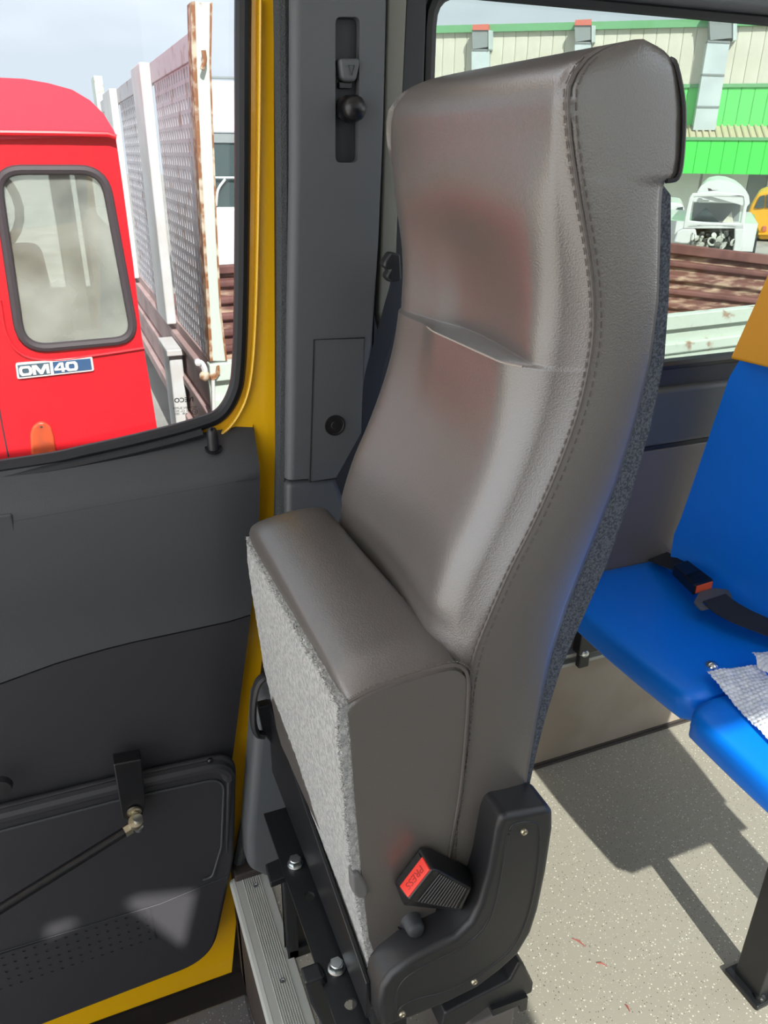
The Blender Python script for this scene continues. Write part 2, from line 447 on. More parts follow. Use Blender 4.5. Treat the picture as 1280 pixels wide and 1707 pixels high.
# slotted aluminium seat rail
m = MB(); m.box((.30, WY - .022, .300), (4.0, WY + .02, .309)); m.box((.30, WY - .022, .325), (4.0, WY + .02, .334)); m.box((.30, WY - .008, .309), (4.0, WY + .02, .325))
m.build('seat_rail', M['aluminium'], rw, bevel=.001)
w1 = struct_root('window_1', 'saloon side window behind the folding seat', (.553, WY, .98))
m = MB(); lp = rounded([V((.556, WY, .975)), V((3.2, WY, .983)), V((3.2, WY, 1.569)), V((.556, WY, 1.569))], .05)
m.tube(lp, .011, 8, closed=True); m.build('rubber_seal', M['rubber'], w1)
m = MB(); m.prism([p + V((0, .012, 0)) for p in rounded([V((.552, WY, .972)), V((3.2, WY, .98)), V((3.2, WY, 1.573)), V((.552, WY, 1.573))], .05)], (0, .004, 0))
m.build('pane', M['glass_tint'], w1, smooth=0)
m = MB(); m.box((.54, WY - .03, 1.572), (4.0, WY + .03, 1.70)); m.build('head_rail', M['pillar'], w1, bevel=.012)

# ------------------------------------------------------------------ passenger door
d1 = struct_root('door_1', 'yellow passenger door with grey lining and a big window', (.27, 1.2, -.25))
DY = 1.20
redge = ys([(456, 0), (460, 420), (461, 840), (446, 1040), (425, 1230), (404, 1425)], DY)
outer = [V((-.75, DY, -.36)), V((.13, DY, -.36))] + redge[::-1] + [V((.40, DY, 1.75)), V((-.75, DY, 1.75))]
hole = [V((-.66, DY, .905))] + [at(x, y, 'y', DY) for x, y in ((0, 790), (150, 765), (270, 737), (345, 715))]
hole += smooth_path([at(x, y, 'y', DY) for x, y in ((345, 715), (374, 700), (394, 668), (404, 620), (410, 500), (413, 300), (415, 0))], 4)[1:] + [V((.325, DY, 1.66)), V((-.66, DY, 1.66))]
m = MB(); m.plate(outer, [hole], (0, .035, 0)); m.build('door_frame', M['yellow_paint'], d1, smooth=0)
# raised yellow flange beside the seal
fl = [at(x, y, 'y', DY - .004) for x, y in ((433, 0), (431, 250), (427, 480), (421, 600), (410, 662), (388, 704), (362, 728))]
m = MB(); m.tube(smooth_path(fl, 5), .007, 10, flat=.5, up=(0, -1, 0)); m.build('frame_flange', M['yellow_paint'], d1)
# rubber seal around the glass
sp = [V((-.66, DY, .915))] + [at(x, y, 'y', DY - .004) for x, y in ((0, 779), (150, 752), (262, 726), (330, 707), (368, 690), (390, 655), (398, 610), (402, 500), (404, 300), (405, 0))] + [V((.30, DY, 1.66))]
m = MB(); m.tube(smooth_path(sp, 6), .0115, 10, up=(0, -1, 0)); m.build('window_seal', M['rubber'], d1)
sp2 = [p + V((0, -.006, -.014)) for p in [at(x, y, 'y', DY - .01) for x, y in ((-60, 795), (0, 782), (150, 752), (262, 726), (335, 706))]]
m = MB(); m.tube(smooth_path(sp2, 6), .008, 8); m.build('inner_seal_lip', M['rubber'], d1)
gp = [V((-.65, DY + .012, .90))] + [at(x, y, 'y', DY + .012) for x, y in ((0, 785), (150, 758), (270, 730), (345, 706), (385, 680), (400, 600), (406, 300), (408, 0))] + [V((.32, DY + .012, 1.655)), V((-.65, DY + .012, 1.655))]
m = MB(); m.prism(gp, (0, .004, 0)); m.build('window_glass', M['glass_door'], d1, smooth=0)
# printed marks on the glass, meant to be read from outside
gy = DY + .017
a, b = at(321, 666, 'y', gy), at(292, 668, 'y', gy)
text_mesh('maker_print', 'IVECO', (a + b) / 2, b - a, (0, 0, 1), .0105, M['print_black'], d1, .0002, .0002, 1.0)
for (x0, y0, x1, y1, tx) in ((326, 679, 290, 681, 'SICURSIV SUPER'), (320, 684.5, 290, 686, 'AS1 CL. M1'), (313, 689.5, 290, 690.5, '43R - 001')):
    a, b = at(x0, y0, 'y', gy), at(x1, y1, 'y', gy)
    text_mesh('approval_print', tx, (a + b) / 2, b - a, (0, 0, 1), .0052, M['print_black'], d1, .0002, 0, 1.0)
c = at(324.5, 686.5, 'y', gy)
m = MB(); m.tube([c + V((.0042 * math.cos(t * math.pi / 8), 0, .0042 * math.sin(t * math.pi / 8))) for t in range(16)], .0004, 6, closed=True); m.build('approval_ring', M['print_black'], d1)
text_mesh('approval_number', 'E3', c, (-1, 0, 0), (0, 0, 1), .0045, M['print_black'], d1, .0002)

# lining: belt ledge and upper panel are one moulding
xr_tab = [(-.35, .03), (-.12, .075), (.076, .128), (.211, .158), (.596, .226), (.80, .252), (.93, .262)]
def door_x(u, z): return lerp(-.75, interp(xr_tab, z), u)
prof = [(.938, 1.196), (.925, 1.180), (.905, 1.163), (.892, 1.152), (.884, 1.146), (.874, 1.142), (.860, 1.140), (.83, 1.138), (.78, 1.136), (.74, 1.137), (.71, 1.141), (.68, 1.146), (.64, 1.148), (.604, 1.149), (.6035, 1.156)]
def groove_z(x): return interp([(-.75, .555), (-.182, .581), (-.09, .599), (.005, .608), (.227, .611)], x)
rings = []
for (z, y) in prof:
    row = []
    for i in range(25):
        u = i / 24; x = door_x(u, z); zz = z
        if z > .85: zz = z + .012 * (x - .05) / .3
        if z < .62: zz = groove_z(x) + (z - .604) + .0012
        yy = y
        e = (interp(xr_tab, zz) - x)
        if e < .012: yy = y + .012 - math.sqrt(max(0, .012 ** 2 - (.012 - e) ** 2))
        row.append(V((x, yy, zz)))
    row.append(V((row[-1].x + .0005, 1.2, row[-1].z)))
    rings.append(row)
m = MB(); m.loft(rings, closed=False); m.build('upper_lining', M['trim_dark'], d1, smooth=60)
# fine crease line on the ledge front
m = MB(); m.tube([V((x, 1.1418, .866 + .012 * (x - .05) / .3)) for x in (-.75, -.3, 0, .15, .25)], .0011, 6); m.build('lining_crease', M['recess'], d1)
# ledge end cap seam at far left
a = at(12, 795, 'y', 1.175); b = at(18, 850, 'y', 1.1405)
m = MB(); m.box((-.75, 1.139, .842), (-.112, 1.150, .872)); m.build('ledge_insert', M['trim_dark'], d1, bevel=.004)
prof2 = [(.602, 1.158), (.601, 1.151), (.58, 1.150), (.45, 1.1505), (.30, 1.152), (0, 1.153), (-.28, 1.155)]
rings = []
for (z, y) in prof2:
    row = []
    for i in range(25):
        x = door_x(i / 24, z); zz = z
        if z > .57: zz = groove_z(x) + (z - .604)
        e = interp(xr_tab, zz) - x; yy = y
        if e < .012: yy = y + .012 - math.sqrt(max(0, .012 ** 2 - (.012 - e) ** 2))
        row.append(V((x, yy, zz)))
    row.append(V((row[-1].x + .0005, 1.2, row[-1].z))); rings.append(row)
m = MB(); m.loft(rings[:6], closed=False); m.build('lower_lining', M['trim_lower'], d1, smooth=60)
# door pocket: a tray with a rolled rim
pk = [V((-.75, 1.148, .345))] + ys([(0, 1336), (190, 1290)], 1.148) + rounded([at(190, 1290, 'y', 1.148), at(392, 1246, 'y', 1.148), at(388, 1420, 'y', 1.148)], [0, .05, 0], 8)[1:]
pk += rounded([at(388, 1420, 'y', 1.148), at(352, 1588, 'y', 1.148), at(60, 1700, 'y', 1.148)], [0, .07, 0], 8)[1:] + [V((-.75, 1.148, -.235))]
m = MB(); m.prism(pk, (0, -.018, 0)); m.build('pocket_tray', M['trim_lower'], d1, bevel=.010, seg=4)
pin = [V((-.75, 1.128, .298))] + ys([(0, 1386), (190, 1336)], 1.128) + rounded([at(190, 1336, 'y', 1.128), at(374, 1296, 'y', 1.128), at(369, 1412, 'y', 1.128)], [0, .035, 0], 8)[1:]
pin += rounded([at(369, 1412, 'y', 1.128), at(354, 1462, 'y', 1.128), at(338, 1467, 'y', 1.128)], [0, .01, 0], 6)[1:]
m = MB(); m.tube(pin, .0022, 6); m.build('pocket_bead', M['trim_dark'], d1)
rim = [V((-.75, 1.130, .322))] + ys([(0, 1360), (190, 1312)], 1.130) + rounded([at(190, 1312, 'y', 1.130), at(383, 1270, 'y', 1.130), at(378, 1420, 'y', 1.130)], [0, .045, 0], 8)[1:]
m = MB(); m.tube(rim, [.013] * (len(rim) - 2) + [.006, .002], 10); m.build('pocket_rim', M['trim_lower'], d1)
c0 = at(350, 1268, 'y', 1.128)
m = MB(); m.lathe(c0, (0, -1, 0), [(-.002, .005), (.002, .005), (.004, .003), (.0045, 0)], 12); m.build('rim_screw', M['black_gloss'], d1)
# perforated speaker band
m = MB(); m.perf((-.40, 1.1285, -.083), (.0182, 0, 0), (0, 0, .0195), 21, 5, (.19, .17), (0, .006, 0)); m.build('perforated_band', M['trim_lower'], d1)
m = MB(); m.box((-.40, 1.131, -.083), (-.0178, 1.1345, .0145)); m.build('band_backing', M['print_black'], d1, smooth=0)
m = MB(); m.tube([(-.75, 1.1285, .026), (-.29, 1.1285, .0195), (-.0, 1.1285, .0125), (.135, 1.1285, .030)], .0009, 6); m.build('band_seam', M['recess'], d1)
# lock knob on the ledge
c0 = at(355, 737, 'y', 1.172)
m = MB(); m.tube([c0 + V((0, 0, -.012)), c0 + V((0, 0, .008)), c0 + V((0, 0, .018)), c0 + V((0, 0, .023)), c0 + V((0, 0, .0245))], [.0092, .0088, .0082, .006, .001], 14); lk = m.build('lock_knob', M['black_plastic'], d1, smooth=60)
c2 = at(354, 716, 'y', 1.163)
m = MB(); m.lathe(c2, (0, -1, .1), [(-.002, .003), (.0012, .0034), (.0008, .002), (-.001, .0012), (-.001, 0)], 12); m.build('knob_dimple', M['print_black'], lk)
m = MB(); m.lathe(c0 + V((0, 0, -.010)), (0, -.4, 1), [(-.002, .0135), (.001, .0135), (.001, .010), (-.002, .010)], 20); m.build('knob_bezel', M['black_gloss'], d1)
# bracket of the door opener
bq = ys([(189, 1275), (236, 1266), (243, 1343), (238, 1362), (215, 1368), (204, 1366)], 1.098)
m = MB(); m.prism(bq, (0, .030, 0)); br = m.build('opener_bracket', M['black_gloss'], d1, bevel=.003)
c0 = at(224, 1354, 'y', 1.095)
m = MB(); m.lathe(c0, (0, -1, -.25), [(-.003, .0125), (.001, .0125), (.002, .009), (.0015, .006), (.004, .006), (.004, 0)], 20); m.build('bracket_pivot', M['dull_metal'], br)
m = MB(); m.lathe(at(0, 1310, 'y', 1.12), (0, -1, 0), [(0, .02), (.012, .018), (.014, 0)], 14); m.build('pull_knob', M['black_plastic'], d1)

# door opener rod with its ball joint
rod0 = at(208, 1386, 'y', 1.085); rod1 = at(-160, 1615, 'y', .98)
oa = thing('door_opener_rod', 'black door opener rod with zinc ball joint beneath the door pocket bracket', 'rod', rod1)
m = MB(); m.cyl(rod0, rod1, .0085, n=14); m.build('rod', M['black_gloss'], oa)
dv = (rod1 - rod0).normalized(); 
m = MB(); m.cyl(rod0 - dv * .012, rod0 + dv * .001, .0105, n=6); m.build('lock_nut', M['dull_metal'], oa)
eye = at(226, 1371, 'y', 1.085)
m = MB(); m.tube([rod0 - dv * .01, lerp(rod0 - dv * .01, eye, .5), eye], [.006, .0055, .0065], 10)
m.lathe(eye, (0.1, -.3, 1), [(-.006, .009), (-.005, .0125), (.005, .0125), (.006, .009)], 18); m.build('rod_eye', M['dull_metal'], oa)
m = MB(); m.lathe(eye + V((.003, 0, -.02)), (.05, -.1, 1), [(0, .003), (.002, .007), (.012, .009), (.018, .006), (.03, .008), (.033, .0085)], 14); m.build('ball_stud', M['zinc'], oa)

# ------------------------------------------------------------------ pillar, weatherstrip, step
PYL = 1.13
t1 = struct_root('trim_1', 'dark grey door pillar trim with belt height adjuster', (.38, PYL, .5))
pl = ys([(488, -120), (487, 0), (486, 300), (481, 560), (478, 802)], PYL); pr = ys([(552, 794), (590, 730), (620, 580), (632, 400), (640, 200), (645, 0), (648, -120)], PYL)
slot = rounded(ys([(559, 28), (600, 28), (597, 271), (559, 271)], PYL), .008, 4)
cov = [at(523, 566, 'y', PYL), at(607, 563, 'y', PYL), at(603, 720, 'y', PYL), at(560, 797, 'y', PYL), at(516, 803, 'y', PYL)]
PRR = .014
m = MB(); m.plate([p + V((PRR, 0, 0)) for p in pl] + [p + V((-.004, 0, 0)) for p in pr], [slot], (0, .055, 0)); pc = m.build('pillar_cover', M['pillar'], t1, smooth=0)
m = MB(); m.tube([p + V((PRR, PRR, 0)) for p in pl], PRR, 24, up=(0, -1, 0)); m.build('rounded_edge', M['pillar'], t1, smooth=60)
m = MB(); m.tube([p + V((-.004, .004, 0)) for p in pr], .004, 12, up=(0, -1, 0)); m.build('rounded_edge', M['pillar'], t1, smooth=60)
m = MB(); m.prism([p + V((0, .014, 0)) for p in slot], (0, .012, 0)); sb = m.build('slot_recess', M['recess'], t1, bevel=.001)
k = [V(p) for p in ys([(566, 97), (600, 97), (601, 104), (595, 133), (589, 136), (577, 135), (570, 130)], PYL - .006)]
m = MB(); m.prism(k, (0, .024, 0)); ab = m.build('adjuster_slider', M['pillar'], t1, bevel=.004, seg=3)
tri = ys([(581, 109), (591, 109), (586, 125)], PYL - .0075)
m = MB(); m.tube(tri, .0008, 5, closed=True); m.build('arrow_mark', M['recess'], ab)
m = MB(); m.box(tuple(at(566, 147, 'y', PYL + .004)), tuple(at(582, 139, 'y', PYL + .016))); m.build('slider_stop', M['black_plastic'], t1, bevel=.001)
c0 = at(579, 182, 'y', PYL + .010)
m = MB(); m.lathe(c0, (0, -1, 0), [(0, .017), (.004, .0175), (.008, .012), (.022, .0115), (.024, .016), (.030, .0165), (.036, .013), (.039, .007), (.0395, 0)], 24); m.build('anchor_knob', M['black_gloss'], t1, smooth=60)
m = MB(); m.prism([p + V((0, -.0012, 0)) for p in cov], (0, .01, 0)); cp = m.build('access_cover', M['pillar'], t1, bevel=.0012)
cl = [p + V((0, -.0014, 0)) for p in cov]
m = MB(); m.tube([cl[3], cl[4], cl[0], cl[1]], .0011, 5); m.build('cover_gap', M['print_black'], cp)
c0 = at(558, 709, 'y', PYL - .0016)
m = MB(); m.lathe(c0, (0, -1, 0), [(-.001, .017), (.0016, .017), (.0016, .0150), (.0006, .0140), (.0006, .0065), (.0014, .0055), (.0014, 0)], 22); m.build('screw_recess_shade', M['print_black'], cp)  # black disc, its colour stands in for the shade of a deep recess
# lower trim foot of the pillar
lo = ys([(478, 806), (560, 797), (600, 900), (560, 1000), (500, 1180), (478, 1000)], PYL + .004)
m = MB(); m.prism(lo, (0, .05, 0)); m.build('lower_cover', M['pillar'], t1, bevel=.010, seg=4)
pf = [at(430, 1170, 'y', 1.10), at(478, 1160, 'y', 1.10), at(505, 1180, 'y', 1.10), at(490, 1440, 'y', 1.10), at(452, 1470, 'y', 1.10), at(414, 1452, 'y', 1.10), at(412, 1400, 'y', 1.10)]
m = MB(); m.prism(pf, (0, .07, 0)); m.build('pillar_foot', M['pillar'], t1, bevel=.018, seg=5)
# narrow olive strip and dark window frame to the right
ol = ys([(646, -120), (646, 0), (640, 240), (632, 520), (640, 560), (660, 470), (668, 240), (679, 0), (682, -120)], 1.15)
m = MB(); m.prism(ol, (0, .03, 0)); m.build('edge_strip', M['olive_trim'], t1, bevel=.004)
dk = ys([(676, -120), (676, 0), (664, 240), (655, 500), (700, 500), (706, 180), (712, 0), (714, -120)], 1.168)
m = MB(); m.prism(dk, (0, .03, 0)); m.build('window_jamb', M['rubber'], t1, bevel=.004)
# weatherstrip between door and pillar
ws = ys([(471, -120), (471, 0), (474, 300), (474, 560), (470, 800), (464, 1000), (447, 1150), (425, 1290), (398, 1440)], 1.165)
t3 = MB().tube(smooth_path(ws, 4), .0125, 10, up=(0, -1, 0)).build('trim_3', M['weatherstrip']); struct(t3, 'rough grey weatherstrip between yellow door and pillar')
m = MB(); m.prism(ys([(456, -150), (460, 0), (462, 840), (440, 1100), (400, 1440), (470, 1440), (500, 1000), (500, 0), (500, -150)], 1.187), (0, .05, 0)); m.build('strip_carrier', M['print_black'], t3, smooth=0)

# aluminium step edge
t2 = struct_root('trim_2', 'ribbed aluminium edge of the entrance step', (.17, .7, 0))
m = MB(); m.box((.146, -.28, -.012), (.216, 1.14, .004)); m.build('edge_plate', M['aluminium'], t2, bevel=.0015)
m = MB(); m.tube([(.149, -.28, -.006), (.149, 1.14, -.006)], .0105, 10); m.build('edge_nosing', M['aluminium'], t2)
for i in range(9):
    x = .164 + i * .0042
    if i == 0:
        m = MB(); m.prism([(x, -.28, .004), (x + .0022, -.28, .004), (x + .0011, -.28, .0058)], (0, 1.41, 0)); g0 = m.build('rib', M['aluminium'], t2, smooth=0)
    else: copy_at(g0, (i * .0042, 0, 0))
for i, (px_, py_) in enumerate(((426, 1476), (471, 1635))):
    p = at(px_, py_, 'z', .005)
    if i == 0:
        p0 = p; m = MB(); m.lathe(p, (0, 0, 1), [(-.001, .0052), (.0012, .0052), (.0012, .003), (.0002, .0024), (.0002, 0)], 14); s0 = m.build('screw', M['zinc'], t2)
    else: copy_at(s0, p - p0)
m = MB(); m.box((.15, -.28, -.35), (.165, 1.16, -.012)); m.build('step_riser', M['dark_side'], t2, smooth=0)
m = MB(); m.box((-.9, -.28, -.41), (.15, 1.135, -.35)); fs_ = m.build('trim_4', M['tread'], bevel=.008); struct(fs_, 'dark speckled lower step of the entrance')
m = MB(); m.box((-.9, 1.135, -.46), (.20, 1.30, -.44)); m.box((-.9, 1.25, -.6), (.34, 1.27, .05)); m.build('sill', M['dark_side'], fs_)
m = MB(); m.box((.150, 1.13, -.35), (.30, 1.19, .02)); struct(m.build('trim_5', M['dark_side'], bevel=.004), 'dark corner post at the foot of the door pillar')

# ------------------------------------------------------------------ folding seat
YN, YF = .60, 1.00
fs = thing('folding_seat', 'grey leather fold-up courier seat with high back, its cushion folded up', 'seat', (.36, .8, 0))
seam = [(.50, .343), (.57, .342), (.659, .342), (.73, .349), (.806, .351), (.861, .357), (.904, .371), (.958, .392), (1.009, .416), (1.066, .438), (1.127, .455), (1.186, .461), (1.23, .456), (1.273, .444), (1.318, .428), (1.36, .414), (1.391, .407), (1.406, .408), (1.422, .420), (1.431, .439)]
backl = [(.50, .440), (.66, .445), (.743, .449), (.835, .459), (.903, .474), (.974, .496), (1.041, .516), (1.106, .528), (1.168, .535), (1.226, .533), (1.281, .524), (1.322, .517), (1.331, .519), (1.334, .531), (1.347, .533), (1.39, .526), (1.421, .513), (1.434, .499)]
bul = [(.50, .030), (.85, .035), (.9, .045), (.977, .05), (1.09, .050), (1.16, .050), (1.19, .050), (1.25, .040), (1.3, .028), (1.345, .010), (1.38, .0), (1.44, 0)]
def smooth_tab(tab, n=6):
    P = smooth_path([V((a, b, 0)) for a, b in tab], n); return [(p.x, p.y) for p in P]
seam_s, bul_s = smooth_tab(seam), smooth_tab(bul)
ZC = 1.163
zs = [.50 + i * .0125 for i in range(int((1.405 - .50) / .0125) + 1)]
zs = sorted([z for z in zs if abs(z - ZC) > .009 and abs(z - 1.332) > .004] + [ZC - .007, ZC - .003, ZC - .0008, ZC + .0008, ZC + .003, ZC + .007, 1.3305, 1.3335] + [1.4125, 1.42, 1.4245, 1.4285, 1.432, 1.435, 1.437, 1.439])
def back_sec(z):
    """front seam x, back x, near y, far y of the backrest at height z"""
    xs, xb = interp(seam_s, z), interp(backl, z)
    if z > 1.421: xb = interp([(1.421, .513), (1.4275, .507), (1.4325, .500), (1.436, .492), (1.439, .481)], z)
    if z > 1.422: xs = interp([(1.422, .420), (1.4275, .430), (1.4325, .443), (1.436, .457), (1.439, .472)], z)
    yf, yn = YF, YN
    if z > 1.345:
        t = min(1, (z - 1.345) / .0945); yf = YF - .11 * (1 - math.sqrt(max(0, 1 - t * t)))
    if z > 1.405: t = min(1, (z - 1.405) / .0345); yn = YN + .010 * (1 - math.sqrt(max(0, 1 - t * t)))
    return xs, xb, yn, yf
def crease_w(t): return sm((t - .07) / .10) * sm((.68 - t) / .14)
def rise_at(t): return 1 - (1 - min(1.0, min(t, 1 - t) / .2)) ** 3
rings = []
for z in zs:
    xs, xb, yn, yf = back_sec(z)
    d = interp(bul_s, z); ring = []
    for k in range(13):                      # near side, back to front
        t = k / 12; ring.append(V((lerp(xb, xs, t), yn - .006 * math.sin(math.pi * t) ** .8, z)))
    nf = 48
    for k in range(1, nf):                   # across the front
        t = k / nf; y = lerp(yn, yf, t); e = min(t, 1 - t)
        x = xs - d * rise_at(t) + .010 * math.exp(-((e - .02) / .014) ** 2) * sm((z - .85) / .1) * sm((1.43 - z) / .03)
        wy = crease_w(t)
        if z >= ZC: x += wy * .007 * math.exp(-(z - ZC) / .06)
        else: x -= wy * .008 * math.exp(-(ZC - z) / .06)
        c = math.sin(math.pi * t)
        if z < ZC: x += .012 * c * c * sm((1.15 - z) / .1)
        else: x += .022 * c ** 1.5 * (1 - sm((z - 1.18) / .19))
        x -= .008 * c * sm((z - 1.25) / .1) * (1 - sm((z - 1.375) / .06))
        ring.append(V((x, y, z)))
    for k in range(7):
        t = k / 6; ring.append(V((lerp(xs, xb, t), yf + .005 * math.sin(math.pi * t), z)))
    for k in range(1, 9):
        t = k / 9; ring.append(V((xb, lerp(yf, yn, t), z)))
    rings.append(ring)
m = MB(); m.loft(rings, True, True); bk = m.build('backrest', M['leather'], fs, smooth=125)
# welt and double stitching along the near edge of the back
def side_pt(z, off, out):
    xs, xb, yn, yf = back_sec(z); t = 1 - max(0, off) / max(.02, xb - xs)
    y = yn - (.006 * max(0, math.sin(math.pi * t)) ** .8 if off > 0 else -.0006)
    return V((xs + off, y - out, z))
path = [side_pt(.52 + i * .0105, 0, .0008) for i in range(86)] + [side_pt(z, 0, .0006) for z in (1.4235, 1.429, 1.4325, 1.4355)]
m = MB(); m.tube(path, [.0021] * (len(path) - 3) + [.0016, .001, .0003], 6); m.build('side_welt', M['seam'], bk)
m = MB()
for off in (.0075, -.0035):
    z = .53
    while z < 1.425:
        a, b = side_pt(z, off, .0004), side_pt(z + .0058, off, .0004)
        m.tube([a, lerp(a, b, .5) + V((0, -.0005, 0)), b], .00075, 5); z += .0095 if z < 1.40 else .007
m.build('stitching', M['seam'], bk, kind='stuff')
# crease piping of the head section
cz = []
for k in range(2, 46):
    t = k / 48
    xs, xb, yn, yf = back_sec(ZC); wy = crease_w(t); e = min(t, 1 - t); c = math.sin(math.pi * t)
    if wy > .15: cz.append(V((xs - interp(bul_s, ZC) * rise_at(t) + .007 * math.exp(-((e - .02) / .014) ** 2) - wy * .008 - .0002, lerp(yn, yf, t), ZC - .0012)))
m = MB(); m.tube(cz, .0011, 6); m.build('crease_stitch', M['thread'], bk)
# head section back piping
hp = [V((.508, .6045, 1.4265)), V((.513, .6005, 1.421)), V((.526, .5985, 1.39)), V((.533, .5985, 1.35)), V((.531, .5985, 1.334)), V((.519, .5985, 1.3315))]
m = MB(); m.tube(smooth_path(hp, 4), .0022, 6); m.build('head_welt', M['black_plastic'], bk)
# carpet covered back shell
bs = [(.638, .451), (.685, .455), (.738, .462), (.805, .475), (.866, .495), (.932, .518), (1.01, .537), (1.091, .550), (1.166, .554), (1.226, .547), (1.281, .538), (1.320, .530), (1.329, .519)]
bs = [(.50, .449)] + bs
fr = [(z, min(interp(backl, z), x - .004)) for z, x in bs]
loop = [V((x, YN + .001, z)) for z, x in bs] + [V((x - .012, YN + .001, z)) for z, x in fr[::-1]]
m = MB(); m.prism(loop, (0, .398, 0)); m.build('back_shell', M['shell_carpet'], fs, smooth=50, bevel=.002, seg=2)
# folded cushion
cp_ = [(.243, .427), (.222, .60), (.210, .80), (.209, .838), (.217, .850), (.240, .857), (.292, .862), (.328, .862), (.343, .853), (.350, .838), (.352, .806), (.352, .73), (.349, .656), (.341, .58), (.330, .50), (.310, .445)]
rings = []
ny = 14
for k in range(ny + 1):
    t = k / ny; y = lerp(YN, YF, t); row = []
    e = min(t, 1 - t) * .4
    ins = .012 - math.sqrt(max(0, .012 ** 2 - max(0, .012 - e) ** 2)) if e < .012 else 0
    c = V((.28, 0, .65))
    for x, z in cp_:
        zz = z
        if z > .79: zz = z + .024 * sm(t) + .004 * math.sin(math.pi * t)
        xx = x - .008 * sm(t) if x < .26 else x - .026 * sm(t) * (1 if z > .6 else .5) - .006 * math.sin(math.pi * t)
        xx += (c.x - xx) / .07 * ins * .15; zz += (-ins if z > .8 else 0)
        row.append(V((xx, y, zz)))
    rings.append(smooth_path(row, 3, closed=True))
e0 = [p + V((0, -.004, 0)) for p in rings[0]]
rings[0] = e0
m = MB(); m.loft(rings); cu = m.build('cushion', M['leather'], fs, smooth=60)
# end welt and stitches on the cushion
wp = [V((.209, YN - .0045, .842)), V((.218, YN - .0045, .8455)), V((.24, YN - .0045, .852)), V((.292, YN - .0045, .8575)), V((.326, YN - .0045, .8575)), V((.341, YN - .0045, .849)), V((.348, YN - .0045, .835)), V((.350, YN - .0045, .806)), V((.350, YN - .0045, .73)), V((.347, YN - .0045, .656)), V((.339, YN - .0045, .58)), V((.330, YN - .0045, .51))]
wp = smooth_path(wp, 5)
m = MB(); m.tube(wp, .0021, 6); m.build('end_welt', M['seam'], cu)
m = MB(); d = 0
for a, b in zip(wp, wp[1:]):
    L = (b - a).length; n = max(1, round(L / .0075))
    for q in range(n):
        s, e = lerp(a, b, q / n), lerp(a, b, (q + .6) / n)
        tn = (b - a).normalized(); nn = V((tn.z, 0, -tn.x)) * -.0048 if True else 0
        s2, e2 = s - nn, e - nn
        m.tube([s + nn * 1 + V((0, -.0004, 0)), e + nn * 1 + V((0, -.0004, 0))], .0007, 5)
m.build('cushion_stitching', M['seam'], cu, kind='stuff')
# fleecy carpet on the underside
def carp(u, v):
    z = lerp(.392, .8395 , v); y = lerp(YN - .003, YF + .004, u)
    x = interp([(.425, .2395), (.60, .217), (.80, .205), (.838, .2065), (.85, .2085)], z) - .003 * sm(u) * sm((z - .5) / .3) - .004
    zz = z + .002 * sm(u) * v
    n = noise.noise(V((y * 60, z * 60, 3))) * .0012 + noise.noise(V((y * 210, z * 210, 1))) * .0011
    return V((x - abs(n), y, zz + n * (1 if v > .97 else 0)))
m = MB(); m.grid(carp, 110, 110)
n1 = 110
def fringe(pts, vec):
    mm = [p + V(vec) for p in pts]; m.add(pts + mm, [(i, i + 1, len(pts) + i + 1, len(pts) + i) for i in range(len(pts) - 1)])
fringe([carp(0, j / n1) for j in range(n1 + 1)], (.013, .001, 0)); fringe([carp(1, j / n1) for j in range(n1 + 1)], (.012, -.002, 0))
fringe([carp(i / n1, 1) for i in range(n1 + 1)], (.010, 0, -.001)); fringe([carp(i / n1, 0) for i in range(n1 + 1)], (.012, 0, 0))
ca = m.build('carpet_underside', M['carpet'], cu, smooth=0)
# fleece fibres along the rolled edges
m = MB()
for q in range(2600):
    if q % 2: u, v = random.random(), 1 - abs(random.gauss(0, .012))
    else: u, v = abs(random.gauss(0, .012)), random.random()
    p = carp(max(0, min(1, u)), max(0, min(1, v))); d = V((random.uniform(-1, .2), random.uniform(-.8, .6), random.uniform(-.3, .9))).normalized() * random.uniform(.002, .0045)
    s = d.orthogonal().normalized() * .0005
    m.add([p - s, p + s, p + d], [(0, 1, 2)])
m.build('carpet_fibres', M['carpet'], cu, smooth=0, kind='stuff')
# grey pull tab
tb = ys([(587, 1459), (600, 1458), (612, 1475), (615, 1490), (610, 1499), (597, 1500), (589, 1490)], YN - .010)
m = MB(); m.prism(tb, (0, .018, 0)); m.build('pull_tab', M['grey_rubber'], cu, bevel=.005, seg=4)
# black side cover with a recessed face
CY = .553
co = ys([(838, 1362), (918, 1347), (924, 1356), (924, 1383), (913, 1455), (900, 1517), (888, 1555), (866, 1592), (835, 1620), (797, 1649), (747, 1674), (690, 1698), (640, 1716), (634, 1712), (633, 1680), (637, 1650), (652, 1628), (685, 1602), (722, 1583), (760, 1564), (785, 1540), (800, 1511), (816, 1455), (829, 1385)], CY)
ci = [(560 + x * .3125, 1280 + y * .3125) for x, y in ((930, 330), (960, 300), (1050, 292), (1085, 330), (1080, 480), (1050, 680), (1000, 850), (930, 970), (800, 1080), (600, 1190), (430, 1235), (345, 1280), (318, 1340), (325, 1210), (370, 1125), (480, 1055), (640, 975), (760, 890), (825, 790), (865, 640), (900, 440))]
ci = ys(ci, CY)
def resample(loop, n):
    return smooth_path(loop, n, closed=True)
m = MB(); m.prism(co, (0, .052, 0)); cv = m.build('side_cover', M['black_plastic'], fs, bevel=.009, seg=5, blim=40)
cen = sum(ci, V()) / len(ci)
rr = []
for off, s in ((-.0002, 1.0), (-.0022, .985), (-.0022, .955), (-.0004, .93)):
    pass
cs = smooth_path(ci, 3, closed=True)
m = MB(); m.tube([p + V((0, .0009, 0)) for p in cs], .0022, 8, closed=True); m.build('cover_bead', M['black_plastic'], cv, smooth=60)
